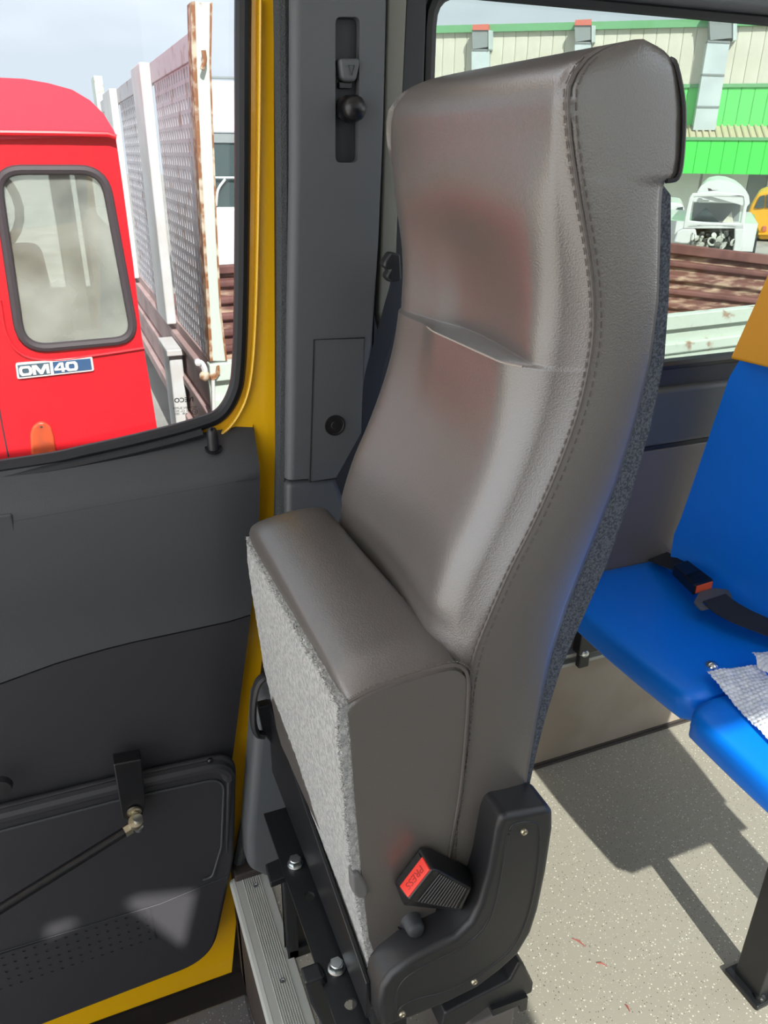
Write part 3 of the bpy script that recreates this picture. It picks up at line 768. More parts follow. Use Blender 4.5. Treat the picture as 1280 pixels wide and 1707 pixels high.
for i, (x, y) in enumerate(((873, 1386), (790, 1636), (670, 1690))):
    p = at(x, y, 'y', CY - .0005)
    if i == 0:
        p0 = p; m = MB(); m.lathe(p, (0, -1, 0), [(-.002, .0048), (.001, .0048), (.0028, .0038), (.0034, .0016), (.0022, .0010), (.0022, 0)], 14); s0 = m.build('screw', M['dull_metal'], cv)
    else: copy_at(s0, p - p0)
# pivot stub above the cover
p = at(690, 1545, 'y', .585)
m = MB(); m.lathe(p + V((0, .016, 0)), (0, -1, 0.1), [(0, .016), (.004, .0165), (.006, .0125), (.022, .0115), (.027, .008), (.028, 0)], 22); m.build('pivot_stub', M['recess'], fs, smooth=60)
m = MB(); m.lathe(p + V((0, .015, 0)), (0, -1, 0.1), [(0, .0185), (.0035, .0185), (.0035, .0165), (0, .0165)], 24); m.build('pivot_ring', M['black_gloss'], fs)
# seat buckle
yb, yf_ = .594, .562
bb = ys([(656, 1470), (700, 1411), (714, 1411), (788, 1447), (772, 1520), (672, 1509)], yb)
bf = ys([(681, 1501), (721, 1450), (731, 1451), (786, 1482), (768, 1517), (688, 1504)], yf_)
bm_ = [lerp(a, b, .55) for a, b in zip(bb, bf)]
m = MB(); m.loft([bb, bm_, bf]); bu = m.build('buckle', M['black_gloss'], fs, bevel=.0028, seg=3, label='black seat belt buckle with red button')
e1, e2, e3, e4 = lerp(bb[0], bf[0], .36), lerp(bb[1], bf[1], .36), lerp(bb[1], bf[1], .93), lerp(bb[0], bf[0], .93)
cx_ = (e1 + e2 + e3 + e4) / 4; nn = (e2 - e1).cross(e4 - e1).normalized()
if nn.dot(CAMP - cx_) < 0: nn = -nn
bt = [lerp(e1, e2, .06), lerp(e1, e2, .94), lerp(e4, e3, .95), lerp(e4, e3, .05)]
m = MB(); m.prism([p + nn * -.002 for p in bt], nn * .0042); rb = m.build('release_button', M['red_button'], bu, bevel=.0012, label='red press button')
xd = (e1 - e2); cc = cx_ + nn * .0023
yd = (e3 - e2)
text_mesh('press_lettering', 'PRESS', cc, xd, yd, .0125, M['engraved'], rb, .0002, 0, 1.0)
s1, s2 = lerp(bb[0], bf[0], .14), lerp(bb[1], bf[1], .14)
m = MB(); m.prism([lerp(s1, s2, .1) , lerp(s1, s2, .9), lerp(e1, e2, .9), lerp(e1, e2, .1)], nn * .0012); m.build('tongue_slot', M['print_black'], bu)
for k in range(14):
    u = .08 + k * .064
    a, b = lerp(bf[1 + 1], bf[3], u), lerp(bf[5], bf[4], u)
    m = MB(); m.tube([lerp(a, b, .06) + V((0, -.0004, 0)), lerp(a, b, .94) + V((0, -.0004, 0))], .0008, 5)
    if k == 0: rb0 = m
    else: rb0.v += []; rb0.add(m.v, m.f)
rb0.build('grip_ribs', M['black_gloss'], bu, kind='stuff')
m = MB(); a, b = at(775, 1500, 'y', .585), at(800, 1545, 'y', .585); m.obox((a + b) / 2, (b - a) / 2, (0, .002, 0), V((.018, 0, .012))); m.build('buckle_stalk', M['grey_rubber'], bu, bevel=.001)
# steel frame under the seat
XB = .225
m = MB(); m.prism([V((XB, .585, .335)), V((XB, 1.06, .335)), V((XB, 1.06, .497)), V((XB, .585, .405))], (.006, 0, 0))
m.build('front_rail', M['black_metal'], fs, bevel=.0015)
m = MB(); m.plate([V((.190, .565, .318)), V((.232, .565, .318)), V((.232, .985, .318)), V((.190, .985, .318))],
                  [[at(x, y, 'z', .318) + V((.0085 * math.cos(t), .0085 * math.sin(t), 0)) for t in [2 * math.pi * k / 14 for k in range(14)]] for x, y in ((515, 1494), (584, 1673))], (0, 0, -.005))
m.build('flat_bar', M['black_metal'], fs, smooth=0)
m = MB(); m.box((.236, .60, .325), (.242, 1.0, .46)); m.build('fabric_edge', M['shell_carpet'], fs)
lev = [at(x, y, 'y', 1.04) for x, y in ((440, 1225), (428, 1222), (422, 1200), (424, 1160), (432, 1135), (448, 1128), (458, 1150))]
m = MB(); m.tube(smooth_path(lev, 5), .006, 8, flat=1.6); m.build('lever_loop', M['black_plastic'], fs)
m = MB(); m.prism(ys([(431, 1180), (452, 1175), (480, 1250), (470, 1262), (440, 1225)], 1.045), (0, .02, 0)); m.build('lever_arm', M['black_metal'], fs, bevel=.003)
for i, (x, y) in enumerate(((492, 1441), (561, 1615))):
    p = at(x, y, 'z', .318)
    if i == 0:
        p0 = p
        m = MB(); m.lathe(p, (0, 0, 1), [(0, .0125), (.0025, .0125), (.0035, .010)], 20); wa = m.build('bolt', M['zinc'], fs)
        m = MB(); m.cyl(p + V((0, 0, .003)), p + V((0, 0, .012)), .0102, .0102, 6); m.lathe(p + V((0, 0, .0118)), (0, 0, 1), [(0, .0085), (.0012, .0075), (.0014, 0)], 18); hd = m.build('bolt_head', M['zinc'], wa, smooth=25)
    else:
        w2 = copy_at(wa, p - p0); h2 = hd.copy(); COL.objects.link(h2); h2.parent = w2
# brackets and legs
m = MB(); m.prism([at(x, y, 'z', .315) for x, y in ((442, 1440), (470, 1428), (476, 1462), (451, 1472))], (0, 0, -.012)); m.build('bracket', M['black_metal'], fs, bevel=.002)
m = MB(); m.box((.206, .93, 0), (.226, .955, .316)); m.box((.206, .93, 0), (.40, .955, .022)); m.box((.380, .93, 0), (.40, .955, .316)); m.box((.226, .938, .02), (.38, .946, .316)); m.build('leg', M['black_metal'], fs, bevel=.002)
m = MB(); m.box((.245, .615, 0), (.30, .70, .316)); m.build('leg', M['black_metal'], fs, bevel=.006)
bx = [at(x, y, 'y', .66) for x, y in ((508, 1640), (540, 1628), (560, 1655), (572, 1717), (575, 1770), (545, 1770), (537, 1710), (518, 1675))]
m = MB(); m.prism(bx, (0, .025, 0)); m.build('bracket', M['black_metal'], fs, bevel=.004)
m = MB(); m.box((.395, .60, 0), (.472, .96, .19)); m.build('pedestal', M['wall_taupe'], fs, bevel=.006)
cl_ = ys([(742, 1690), (800, 1660), (850, 1635), (866, 1605), (874, 1608), (890, 1640), (888, 1655), (860, 1668), (820, 1676), (760, 1720), (735, 1720)], .572)
m = MB(); m.prism(cl_, (0, .04, 0)); m.build('under_clamp', M['black_plastic'], fs, bevel=.004)
m = MB(); m.prism(ys([(820, 1684), (880, 1662), (878, 1683), (868, 1687), (866, 1676), (822, 1694)], .565), (0, .05, 0)); m.build('clamp_lip', M['black_metal'], fs)

# ------------------------------------------------------------------ three-point belt beside the seat
sb_ = thing('seat_belt', 'black shoulder belt hanging beside the pillar behind the grey seat', 'belt', (.44, 1.07, .9))
bp_ = [at(x, y, 'y', 1.085) for x, y in ((656, 440), (652, 470), (641, 510), (629, 555), (614, 605), (607, 640), (604, 700), (604, 800))]
bp_ = smooth_path(bp_, 5); rings = [[p + V((-.003, -.004, 0)), p + V((.035, .02, -.01)), p + V((.036, .0215, -.01)), p + V((-.002, -.0025, 0))] for p in bp_]
m = MB(); m.loft(rings); m.build('webbing', M['webbing'], sb_)
gd = ys([(641, 436), (652, 420), (668, 424), (670, 468), (652, 472), (643, 462), (650, 450), (640, 446)], 1.082)
m = MB(); m.prism(gd, (0, .02, 0)); m.build('belt_guide', M['black_plastic'], sb_, bevel=.004)

# ------------------------------------------------------------------ blue saloon seats
PZ = .535
def blue_pan(name, y0, y1, xf, parent, zt=PZ):
    """pan with a rounded, rolled-down front lip; y0 aisle side, y1 wall side"""
    def top(u, v):
        x = lerp(xf, 1.20, v); y = lerp(y0, y1, u); c = math.sin(math.pi * u)
        dish = -.012 * c * sm(v * 2) * sm((1 - v) * 6)
        return V((x, y, zt + dish))
    rings = []
    nu, W = 24, y1 - y0
    for (fx, fz, sh) in ((.012, -.054, .0), (.003, -.052, 0), (.0, -.046, 0), (.0, -.018, 0), (.002, -.008, 0), (.007, -.002, 0), (.016, .0005, 0), (.05, .0015, 0), (.10, -.004, 1), (.16, -.008, 1), (.22, -.011, 1), (.28, -.012, 1), (.31, -.004, 1), (.34, .02, 1)):
        row = []
        for i in range(nu + 1):
            u = i / nu; y = lerp(y0, y1, u); c = math.sin(math.pi * u)
            e = min(u, 1 - u) * W; rd = .022
            cut = rd - math.sqrt(max(0, rd * rd - max(0, rd - e) ** 2)) if e < rd else 0
            x = xf + fx + cut * (1 - sm(fx / .2)) * .9
            x -= .010 * c * (1 - sm(fx / .15))
            z = zt + fz * (1 if not sh else (.3 + .7 * c))
            if e < .012 and fz > -.02: z -= .006 * (1 - e / .012)
            row.append(V((x, y, z)))
        row = [V((row[0].x, y0 - .004, zt - .05))] + row + [V((row[-1].x, y1 + .001, zt - .05))]
        rings.append(row)
    m = MB(); m.loft(rings, closed=False)
    o = m.build(name, M['blue_plastic'], parent, smooth=60)
    return o
b1 = thing('saloon_seat', 'blue plastic seat with orange top against the wall under the window', 'seat', (1.02, .97, 0), 'blue plastic saloon seats')
blue_pan('seat', .752, 1.180, .868, b1)
# backrest: leaning shell, narrower at the top
edge = [(.548, 1.165, 1.148), (.60, 1.17, 1.155), (.64, 1.176, 1.15), (.774, 1.192, 1.142), (.864, 1.204, 1.138), (.955, 1.212, 1.13), (.99, 1.216, 1.118), (1.004, 1.219, 1.10)]
rows = []
for z, x, yw in edge:
    row = []
    ya = .752 + (1.155 - yw) * .8
    for i in range(21):
        u = i / 20; y = lerp(yw, ya, u); c = math.sin(math.pi * u)
        row.append(V((x + .020 * c, y, z)))
    rows.append(row)
rows = [[V((p.x - .02, p.y, .528)) for p in rows[0]]] + rows
bkr = [[p + V((.03, 0, 0)) for p in r] for r in rows]
m = MB(); m.loft([r + b[::-1] for r, b in zip(rows, bkr)]); m.build('backrest', M['blue_plastic'], b1, smooth=60)
oe = [(.998, 1.188, 1.112), (1.002, 1.186, 1.112), (1.06, 1.196, 1.104), (1.111, 1.207, 1.098), (1.15, 1.214, 1.094), (1.20, 1.22, 1.088), (1.235, 1.228, 1.07)]
rows = []
for z, x, yw in oe:
    ya = .80 + (1.112 - yw) * .8
    rows.append([V((x + .018 * math.sin(math.pi * i / 20) , lerp(yw, ya, i / 20), z)) for i in range(21)])
bkr = [[p + V((.055, 0, 0)) for p in r] for r in rows]
m = MB(); m.loft([r + b[::-1] for r, b in zip(rows, bkr)]); m.build('top_handle', M['orange_plastic'], b1, smooth=60, bevel=.006, label='orange grab handle top')
p = at(1187, 1109, 'z', PZ - .001)
m = MB(); m.lathe(p, (0, 0, 1), [(-.004, .0115), (.001, .0115), (.004, .009), (.0062, .004), (.0066, 0)], 20); m.build('rivet', M['chrome'], b1, smooth=60)
# steel bracket to the wall rail
m = MB(); m.box((.958, 1.150, .300), (.985, 1.166, .345)); m.box((.945, 1.140, .345), (1.15, 1.166, .482)); bkt = m.build('wall_bracket', M['black_metal'], b1, bevel=.003)
p = at(972, 1086, 'y', 1.150)
m = MB(); m.lathe(p, (-.2, -1, .1), [(0, .011), (.003, .011), (.004, .0085), (.012, .0085), (.0135, .006), (.014, 0)], 12); m.build('bolt', M['zinc'], bkt)

b2 = thing('saloon_seat', 'blue plastic aisle seat in front of the bubble wrap, on black leg', 'seat', (1.02, .52, 0), 'blue plastic saloon seats')
blue_pan('seat', .29, .742, .846, b2, PZ + .004)
rows = []
for z, x, yw in edge:
    ya = .29 + (1.155 - yw) * .8; yb_ = .742 - (1.155 - yw)
    rows.append([V((x + .020 * math.sin(math.pi * i / 16), lerp(yb_, ya, i / 16), z)) for i in range(17)])
bkr = [[p + V((.03, 0, 0)) for p in r] for r in rows]
m = MB(); m.loft([r + b[::-1] for r, b in zip(rows, bkr)]); m.build('backrest', M['blue_plastic'], b2, smooth=60)
lb0 = at(1243, 1640, 'z', 0)
m = MB(); m.box((lb0.x - .02 + .01, .545, .0), (lb0.x + .03, .60, .47)); m.build('leg', M['black_metal'], b2, bevel=.003)
m = MB(); m.box((lb0.x - .022, .535, .0), (lb0.x + .05, .612, .012)); m.build('foot_plate', M['black_metal'], b2, bevel=.003)
p = at(1266, 1662, 'z', .012)
m = MB(); m.lathe(p, (0, 0, 1), [(0, .010), (.005, .009), (.008, .005), (.009, 0)], 14); m.build('bolt', M['black_gloss'], b2)
m = MB(); m.box((.93, .33, .455), (1.15, .742, .478)); m.box((1.085, .325, 0), (1.165, .375, .456)); m.build('cross_bar', M['black_metal'], b2, bevel=.003)

# lap belt on the wall seat
lb = thing('lap_belt', 'black lap belt with orange-red buckle lying across the blue wall seat', 'belt', (1.1, 1.0, PZ))
def zat(x, y, z): return at(x, y, 'z', z)
T0 = .552
tf = [zat(1133, 938, T0 + .028), zat(1186, 966, T0 + .022), zat(1190, 984, T0 + .020), zat(1158, 978, T0 + .020)]
# buckle: oriented box from rear (1118,940) to front (1175,975)
fr_l, fr_r = zat(1158, 976, T0 + .020), zat(1190, 966, T0 + .022)
re_l, re_r = zat(1122, 941, T0 + .024), zat(1146, 933, T0 + .026)
top = [re_l, re_r, fr_r, fr_l]; bot = [p - V((0, 0, .024)) for p in top]
m = MB(); m.loft([bot, top]); lbk = m.build('buckle', M['black_gloss'], lb, bevel=.003)
fd = ((fr_l + fr_r) / 2 - (re_l + re_r) / 2).normalized()
q = [lerp(fr_l, fr_r, .10), lerp(fr_l, fr_r, .92)]
m = MB(); m.prism([q[0] + V((0, 0, -.003)), q[1] + V((0, 0, -.003)), q[1] + V((0, 0, -.019)), q[0] + V((0, 0, -.019))], fd * .0022); m.build('release_button', M['lap_button'], lbk, label='orange-red release button')
for k in range(7):
    a, b = lerp(fr_l, re_l, .10 + k * .06), lerp(fr_r, re_r, .10 + k * .06)
    mm = MB().tube([lerp(a, b, .06) + V((0, 0, .0004)), lerp(a, b, .94) + V((0, 0, .0004))], .0008, 5)
    if k == 0: acc = mm
    else: acc.add(mm.v, mm.f)
acc.build('grip_ribs', M['black_gloss'], lbk, kind='stuff')
tg = [zat(x, y, T0 + .006) for x, y in ((1166, 986), (1190, 980), (1214, 983), (1221, 996), (1190, 1012), (1168, 1016), (1156, 1004))]
th = [zat(x, y, T0 + .006) for x, y in ((1170, 1004), (1208, 990), (1213, 996), (1175, 1009))]
m = MB(); m.plate(rounded(tg, .006, 3), [th], (0, 0, -.0035)); m.build('tongue', M['grey_rubber'], lb, bevel=.001)
def ribbon(L, Rr, th=.0018):
    L, Rr = smooth_path(L, 5), smooth_path(Rr, 5); up = V((0, 0, th))
    return MB().loft([[a, b, b + up, a + up] for a, b in zip(L, Rr)])
ribbon([zat(1172, 1003, T0 + .008), zat(1188, 1020, T0 + .007), zat(1216, 1036, T0 + .004), zat(1250, 1050, T0 + .002), zat(1300, 1070, T0), zat(1360, 1100, T0)],
       [zat(1209, 991, T0 + .008), zat(1226, 1004, T0 + .008), zat(1250, 1018, T0 + .006), zat(1272, 1028, T0 + .004), zat(1310, 1046, T0 + .002), zat(1370, 1070, T0)]).build('webbing', M['webbing'], lb)
ribbon([zat(1080, 934, T0 - .014), zat(1100, 943, T0 - .004), zat(1124, 952, T0 + .008), zat(1135, 957, T0 + .012)], [zat(1112, 921, T0 - .012), zat(1128, 931, T0), zat(1144, 939, T0 + .012), zat(1152, 943, T0 + .014)]).build('webbing', M['webbing'], lb)

# bubble wrap lying over the join of the seats
bz = PZ + .008
c00, c10, c11, c01 = zat(1176, 1126, bz), zat(1262, 1111, bz), zat(1420, 1260, bz + .02), zat(1330, 1290, bz)
def bub(u, v):
    p = lerp(lerp(c00, c10, u), lerp(c01, c11, u), v)
    s = .0085; a, b = p.x / s, p.y / s; a += .5 * (math.floor(b) % 2)
    fx, fy = a - math.floor(a) - .5, b - math.floor(b) - .5; rr_ = math.sqrt(fx * fx + fy * fy)
    h = .0020 * math.sqrt(max(0, 1 - (rr_ / .45) ** 2)) if rr_ < .45 else 0
    wv = .006 * noise.noise(V((p.x * 14, p.y * 14, .4))) + .003 * noise.noise(V((p.x * 40, p.y * 40, 2)))
    return V((p.x, p.y, bz + .004 + h + max(wv, -.003) + .012 * u * v))
m = MB(); m.grid(bub, 150, 190)
d00, d10 = zat(1252, 1090, bz + .012), zat(1300, 1084, bz + .016)
d01, d11 = zat(1262, 1116, bz + .008), zat(1330, 1150, bz + .02)
def bub2(u, v):
    p = lerp(lerp(d00, d10, u), lerp(d01, d11, u), v)
    s = .0085; a, b = p.x / s, p.y / s; fx, fy = a - math.floor(a) - .5, b - math.floor(b) - .5; rr_ = math.sqrt(fx * fx + fy * fy)
    h = .0020 * math.sqrt(max(0, 1 - (rr_ / .45) ** 2)) if rr_ < .45 else 0
    return V((p.x, p.y, p.z + .003 + h + .006 * noise.noise(V((p.x * 22, p.y * 22, 5))) + .008 * math.sin(math.pi * v)))
m.grid(bub2, 60, 50)
tag(m.build('bubble_wrap', M['bubble'], smooth=60), 'crumpled clear bubble wrap sheet lying on the blue aisle seat', 'packaging')
# floor litter: reddish shreds
for i, (x0, y0, x1, y1) in enumerate(((954, 1564, 976, 1578), (1042, 1674, 1050, 1686), (994, 1605, 1012, 1611))):
    a, b = zat(x0, y0, .0012), zat(x1, y1, .0012)
    m = MB(); m.tube([a, lerp(a, b, .5) + V((.001, .002, .001)), b], [.0008, .0016, .0006], 6)
    tag(m.build('red_shred', M['shred']), ('thin red shred on the floor, farthest from the blue seat leg', 'short red shred on the floor nearest the bottom edge', 'faint red shred on the floor between the other two')[i], 'litter', 'red shreds on the floor')

# ------------------------------------------------------------------ outside: ground
GZ = -.65
m = MB(); m.box((-60, -60, GZ - .1), (90, 90, GZ)); struct(m.build('ground', M['asphalt'], smooth=0), 'pale yard surface outside the bus')

# ------------------------------------------------------------------ red truck cab
TY = 3.4
rt = thing('red_truck', 'old red truck cab with badge and rear side window, outside the door', 'truck', (-.3, TY + .9, GZ))
body = [V((-1.75, TY, -.2))] + [V((.272, TY, -.2)), at(262, 715, 'y', TY), at(250, 640, 'y', TY), at(236, 560, 'y', TY), at(222, 440, 'y', TY), at(206, 320, 'y', TY), at(196, 250, 'y', TY), at(192, 222, 'y', TY)] + [V((-1.60, TY, at(0, 219, 'y', TY).z))]
whole = rounded(ys([(-14, 275), (178, 275), (233, 572), (30, 592)], TY), [.10, .10, .09, .12], 7)
m = MB(); dwin = rounded([V((-1.50, TY, .74)), V((-.40, TY, .74)), V((-.44, TY, 1.33)), V((-1.46, TY, 1.33))], .08, 6)
m.plate(body, [whole, dwin], (0, .05, 0)); m.build('cab_side', M['red_paint'], rt, smooth=0)
m = MB(); m.box((.20, TY + .05, -.2), (.25, TY + 1.7, 1.05)); m.box((-1.75, TY + 1.65, -.2), (.25, TY + 1.7, .62)); m.box((-1.75, TY + .05, -.2), (-1.70, TY + 1.7, .60)); m.box((-1.75, TY + .05, -.22), (.25, TY + 1.7, -.2)); m.build('cab_shell', M['cab_inside'], rt, smooth=0)
for x in (.18, -.35, -1.62):
    m = MB(); m.box((x, TY + 1.62, .6), (x + .09, TY + 1.7, 1.42)); m.build('window_pillar', M['cab_inside'], rt, bevel=.01)
# gutter and domed roof
gt = [V((-1.62, TY - .03, at(0, 221, 'y', TY).z))] + ys([(0, 221), (90, 222), (180, 224), (194, 229)], TY - .03)
m = MB(); m.tube(gt, .010, 8); m.build('roof_gutter', M['red_paint'], rt)
ro = [(-1.60, 1.44), (-1.50, 1.58), (-1.25, 1.65)] + [(p.x, p.z) for p in ys([(0, 130), (40, 132), (80, 139), (120, 150), (150, 168), (172, 190), (188, 216), (193, 226)], TY)]
rings = []
for k in range(11):
    t = k / 10; y = TY - .02 + t * 1.75; s = math.sin(math.pi * min(1, max(.02, .1 + t * .8)))
    s = 1.0 if t < .001 else 1 + .06 * math.sin(math.pi * t)
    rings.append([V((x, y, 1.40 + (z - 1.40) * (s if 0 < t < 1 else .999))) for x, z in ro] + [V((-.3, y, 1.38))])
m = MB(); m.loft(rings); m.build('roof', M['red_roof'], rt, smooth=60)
# window gasket and glass
m = MB(); gk = rounded(ys([(-8, 283), (173, 283), (226, 566), (36, 583)], TY - .005), [.09, .09, .085, .11], 7)
m.tube(gk, .018, 8, closed=True, up=(0, -1, 0)); m.build('window_gasket', M['gasket'], rt)
m = MB(); m.prism([p + V((0, .012, 0)) for p in gk], (0, .005, 0)); m.build('window_glass', M['glass_truck'], rt, smooth=0)
m = MB(); m.tube(dwin, .018, 8, closed=True, up=(0, -1, 0)); m.build('door_gasket', M['gasket'], rt)
m = MB(); m.prism([p + V((0, .012, 0)) for p in dwin], (0, .005, 0)); m.build('door_glass', M['glass_truck'], rt, smooth=0)
# a seat and a steering wheel seen through the glass
m = MB(); m.prism([V((-.22, TY + .45, .55)), V((-.02, TY + .45, .55)), V((-.05, TY + .45, .95)), V((-.20, TY + .45, .95))], (0, .5, 0)); m.build('driver_seat', M['engine_dark'], rt, bevel=.05, seg=4)
m = MB(); m.tube([V((-.3 + .19 * math.cos(t), TY + .7 + .05 * math.sin(t), 1.12 + .19 * math.sin(t))) for t in [2 * math.pi * k / 24 for k in range(24)]], .02, 8, closed=True); m.build('steering_wheel', M['cab_inside'], rt)
m = MB(); m.tube(smooth_path([V((-.30, TY + .12, 1.36)), V((-.22, TY + .13, 1.25)), V((-.2, TY + .14, 1.1)), V((-.25, TY + .14, .7))], 5), .03, 8); m.build('inner_frame', M['badge_white'], rt)
m = MB(); m.box((.03, TY + .2, .58), (.11, TY + .25, 1.33)); m.build('rear_post', M['cab_inside'], rt, bevel=.01)
# pressed swage under the window
sw = smooth_path(ys([(0, 500), (12, 560), (40, 592), (90, 600), (160, 592), (240, 580)], TY - .002), 6)
m = MB(); m.tube(sw, .012, 8, flat=.5, up=(0, -1, 0)); m.build('window_swage', M['red_paint'], rt)
# badge
by = TY - .012
bq = ys([(25.5, 606), (153.5, 594), (157, 618), (29, 632)], by)
m = MB(); m.prism(rounded(bq, .008, 3), (0, .012, 0)); bdg = m.build('badge', M['badge_white'], rt, label='blue and grey badge')
m = MB(); m.prism(ys([(29, 609), (82.5, 604), (85, 623.5), (32, 629)], by - .002), (0, .003, 0)); m.build('badge_field', M['badge_grey'], bdg)
m = MB(); m.prism(ys([(87.5, 603.5), (150.5, 597.5), (153.5, 616), (90, 623)], by - .002), (0, .003, 0)); m.build('badge_field', M['badge_blue'], bdg)
a, b = at(32, 623, 'y', by - .003), at(83, 618, 'y', by - .003); c = at(57.5, 616.2, 'y', by - .003)
uL, uR = (b - a).normalized(), V((0, 0, 1))
def glyph(name, px_, py_, wd, ht, outer, holes):
    o = at(px_, py_, 'y', by - .0022)
    f = lambda P: [o + uL * (x - .5) * wd + uR * (y - .5) * ht for x, y in P]
    m = MB(); m.plate(f(outer), [f(h) for h in holes], (0, -.003, 0)); m.build(name, M['badge_white'], bdg, smooth=0)
def rr(x0, y0, x1, y1, q): return [(x0 + q, y0), (x1 - q, y0), (x1, y0 + q * 1.5), (x1, y1 - q * 1.5), (x1 - q, y1), (x0 + q, y1), (x0, y1 - q * 1.5), (x0, y0 + q * 1.5)]
HT = .039
glyph('letter_o', 42.8, 618.2, .048, HT, rr(0, 0, 1, 1, .16), [rr(.24, .24, .76, .76, .08)])
glyph('letter_m', 68.2, 615.6, .064, HT, [(0, 0), (.19, 0), (.19, .62), (.42, 0), (.58, 0), (.81, .62), (.81, 0), (1, 0), (1, 1), (.72, 1), (.5, .42), (.28, 1), (0, 1)], [])
glyph('digit_four', 100.5, 612.3, .047, HT, [(.56, 0), (.8, 0), (.8, .2), (1, .2), (1, .4), (.8, .4), (.8, 1), (.46, 1), (0, .42), (0, .2), (.56, .2)], [[(.26, .4), (.56, .4), (.56, .78)]])
glyph('digit_zero', 119.5, 610.4, .047, HT, rr(0, 0, 1, 1, .16), [rr(.26, .24, .74, .76, .08)])
# amber side lamp and door gap
lamp = ys([(52, 760), (50, 725), (54, 712), (64, 704), (74, 704), (85, 712), (90, 728), (94, 760)], TY - .022)
m = MB(); m.prism(lamp, (0, .024, 0)); lm = m.build('side_lamp', M['amber'], rt, bevel=.015, seg=4, label='faded orange side lamp')
m = MB(); m.lathe(at(69, 712, 'y', TY - .022), (0, -1, 0), [(0, .005), (.002, .004), (.0022, 0)], 10); m.build('lamp_screw', M['gasket'], lm)
m = MB(); m.tube(ys([(-3, 670), (4, 712), (14, 762)], TY - .001), .003, 6); m.build('door_gap', M['gasket'], rt)

# ------------------------------------------------------------------ cage-sided truck
GX = .65
ct = thing('cage_truck', 'tipper truck with rusty white mesh cage side and pale green tailgate', 'truck', (2.2, 5.5, GZ))
def gx(x, y, dx=0): return at(x, y, 'x', GX + dx)
NPY = 3.62
# near corner post: channel with a rusty edge
np_ = [at(x, y, 'y', NPY) for x, y in ((324, 2), (353, 4), (351, 110), (355, 220), (362, 400), (368, 520), (378, 602), (354, 602), (344, 430), (335, 280), (327, 110))]
m = MB(); m.prism(np_, (0, .02, 0)); m.build('corner_post', M['green_rust'], ct, bevel=.004)
lf = [at(x, y, 'y', NPY - .004) for x, y in ((318, 3), (325, 2), (328, 110), (336, 280), (345, 430), (355, 602), (350, 602), (340, 430), (330, 280), (320, 90))]
m = MB(); m.prism(lf, (0, .09, 0)); m.build('post_flange', M['rust_edge'], ct)
rf = [at(x, y, 'y', NPY - .004) for x, y in ((350, 5), (354, 4), (352, 110), (356, 220), (363, 400), (369, 520), (379, 602), (376, 602), (366, 520), (360, 400), (353, 220), (349, 110))]
m = MB(); m.prism(rf, (0, .03, 0)); m.build('post_flange', M['rust_edge'], ct)
hk = [at(x, y, 'y', NPY - .03) for x, y in ((339, 84), (341, 100), (337, 116))]
m = MB(); m.tube(smooth_path(hk, 4), .010, 8); m.build('post_hook', M['rust_edge'], ct)
# rails of the cage
def yz(pts): return [gx(x, y) for x, y in pts]
tr0, tr1 = gx(322, 77), gx(172, 158)
ztop = 1.78
def cage_box(y0, y1, z0, z1, name, mt, th=.03, bevel=.004):
    m = MB(); m.box((GX, y0, z0), (GX + th, y1, z1)); return m.build(name, M[mt], ct, bevel=bevel)
Yn, Yb, Yc, Yd = NPY + .05, 5.25, 7.35, 9.1
cage_box(Yn, Yd, 1.70, 1.80, 'top_rail', 'cage_mesh'); cage_box(Yn, Yd, .33, .40, 'bottom_rail', 'dropside')
# posts between the bays
for (y0, y1) in ((4.98, 5.42), (7.05, 7.75)):
    m = MB(); m.box((GX - .06, y0, .38), (GX + .0, y1, 1.80)); m.build('bay_post', M['cage_white'], ct, bevel=.01)
pts = [(157, 128), (170, 128), (176, 165), (164, 168)]
m = MB(); m.box((GX - .03, 8.9, .4), (GX + .05, 9.3, 2.02)); m.build('corner_post', M['green_rust'], ct, bevel=.004)
# mesh bays
for (y0, y1, nu) in ((Yn + .02, 4.98, 17), (5.42, 7.05, 14), (7.75, 8.9, 10)):
    nv = 22; m = MB(); m.perf((GX + .01, y0, .40), (0, (y1 - y0) / nu, 0), (0, 0, 1.30 / nv), nu, nv, (.26, .50), (.006, 0, 0), 4); m.build('mesh_panel', M['cage_mesh'], ct, smooth=0)
# ribbed dropside below the cage and its stake
m = MB()
for (z0, z1, dx) in ((.30, .34, -.03), (.12, .30, 0), (.07, .12, -.03), (-.12, .07, 0), (-.20, -.12, -.04)):
    m.box((GX + dx, NPY + .1, z0), (GX + .04, 9.2, z1))
m.build('dropside', M['dropside'], ct, bevel=.008)
sk = [at(x, y, 'x', GX - .07) for x, y in ((257, 545), (283, 545), (302, 880), (276, 880))]
m = MB(); m.box((GX - .10, 4.72, -.6), (GX - .02, 5.02, .245)); m.build('stake', M['cage_white'], ct, bevel=.012)
m = MB(); m.box((GX - .115, 4.68, .25), (GX - .01, 5.06, .29)); m.build('stake_cap', M['cage_white'], ct, bevel=.008)
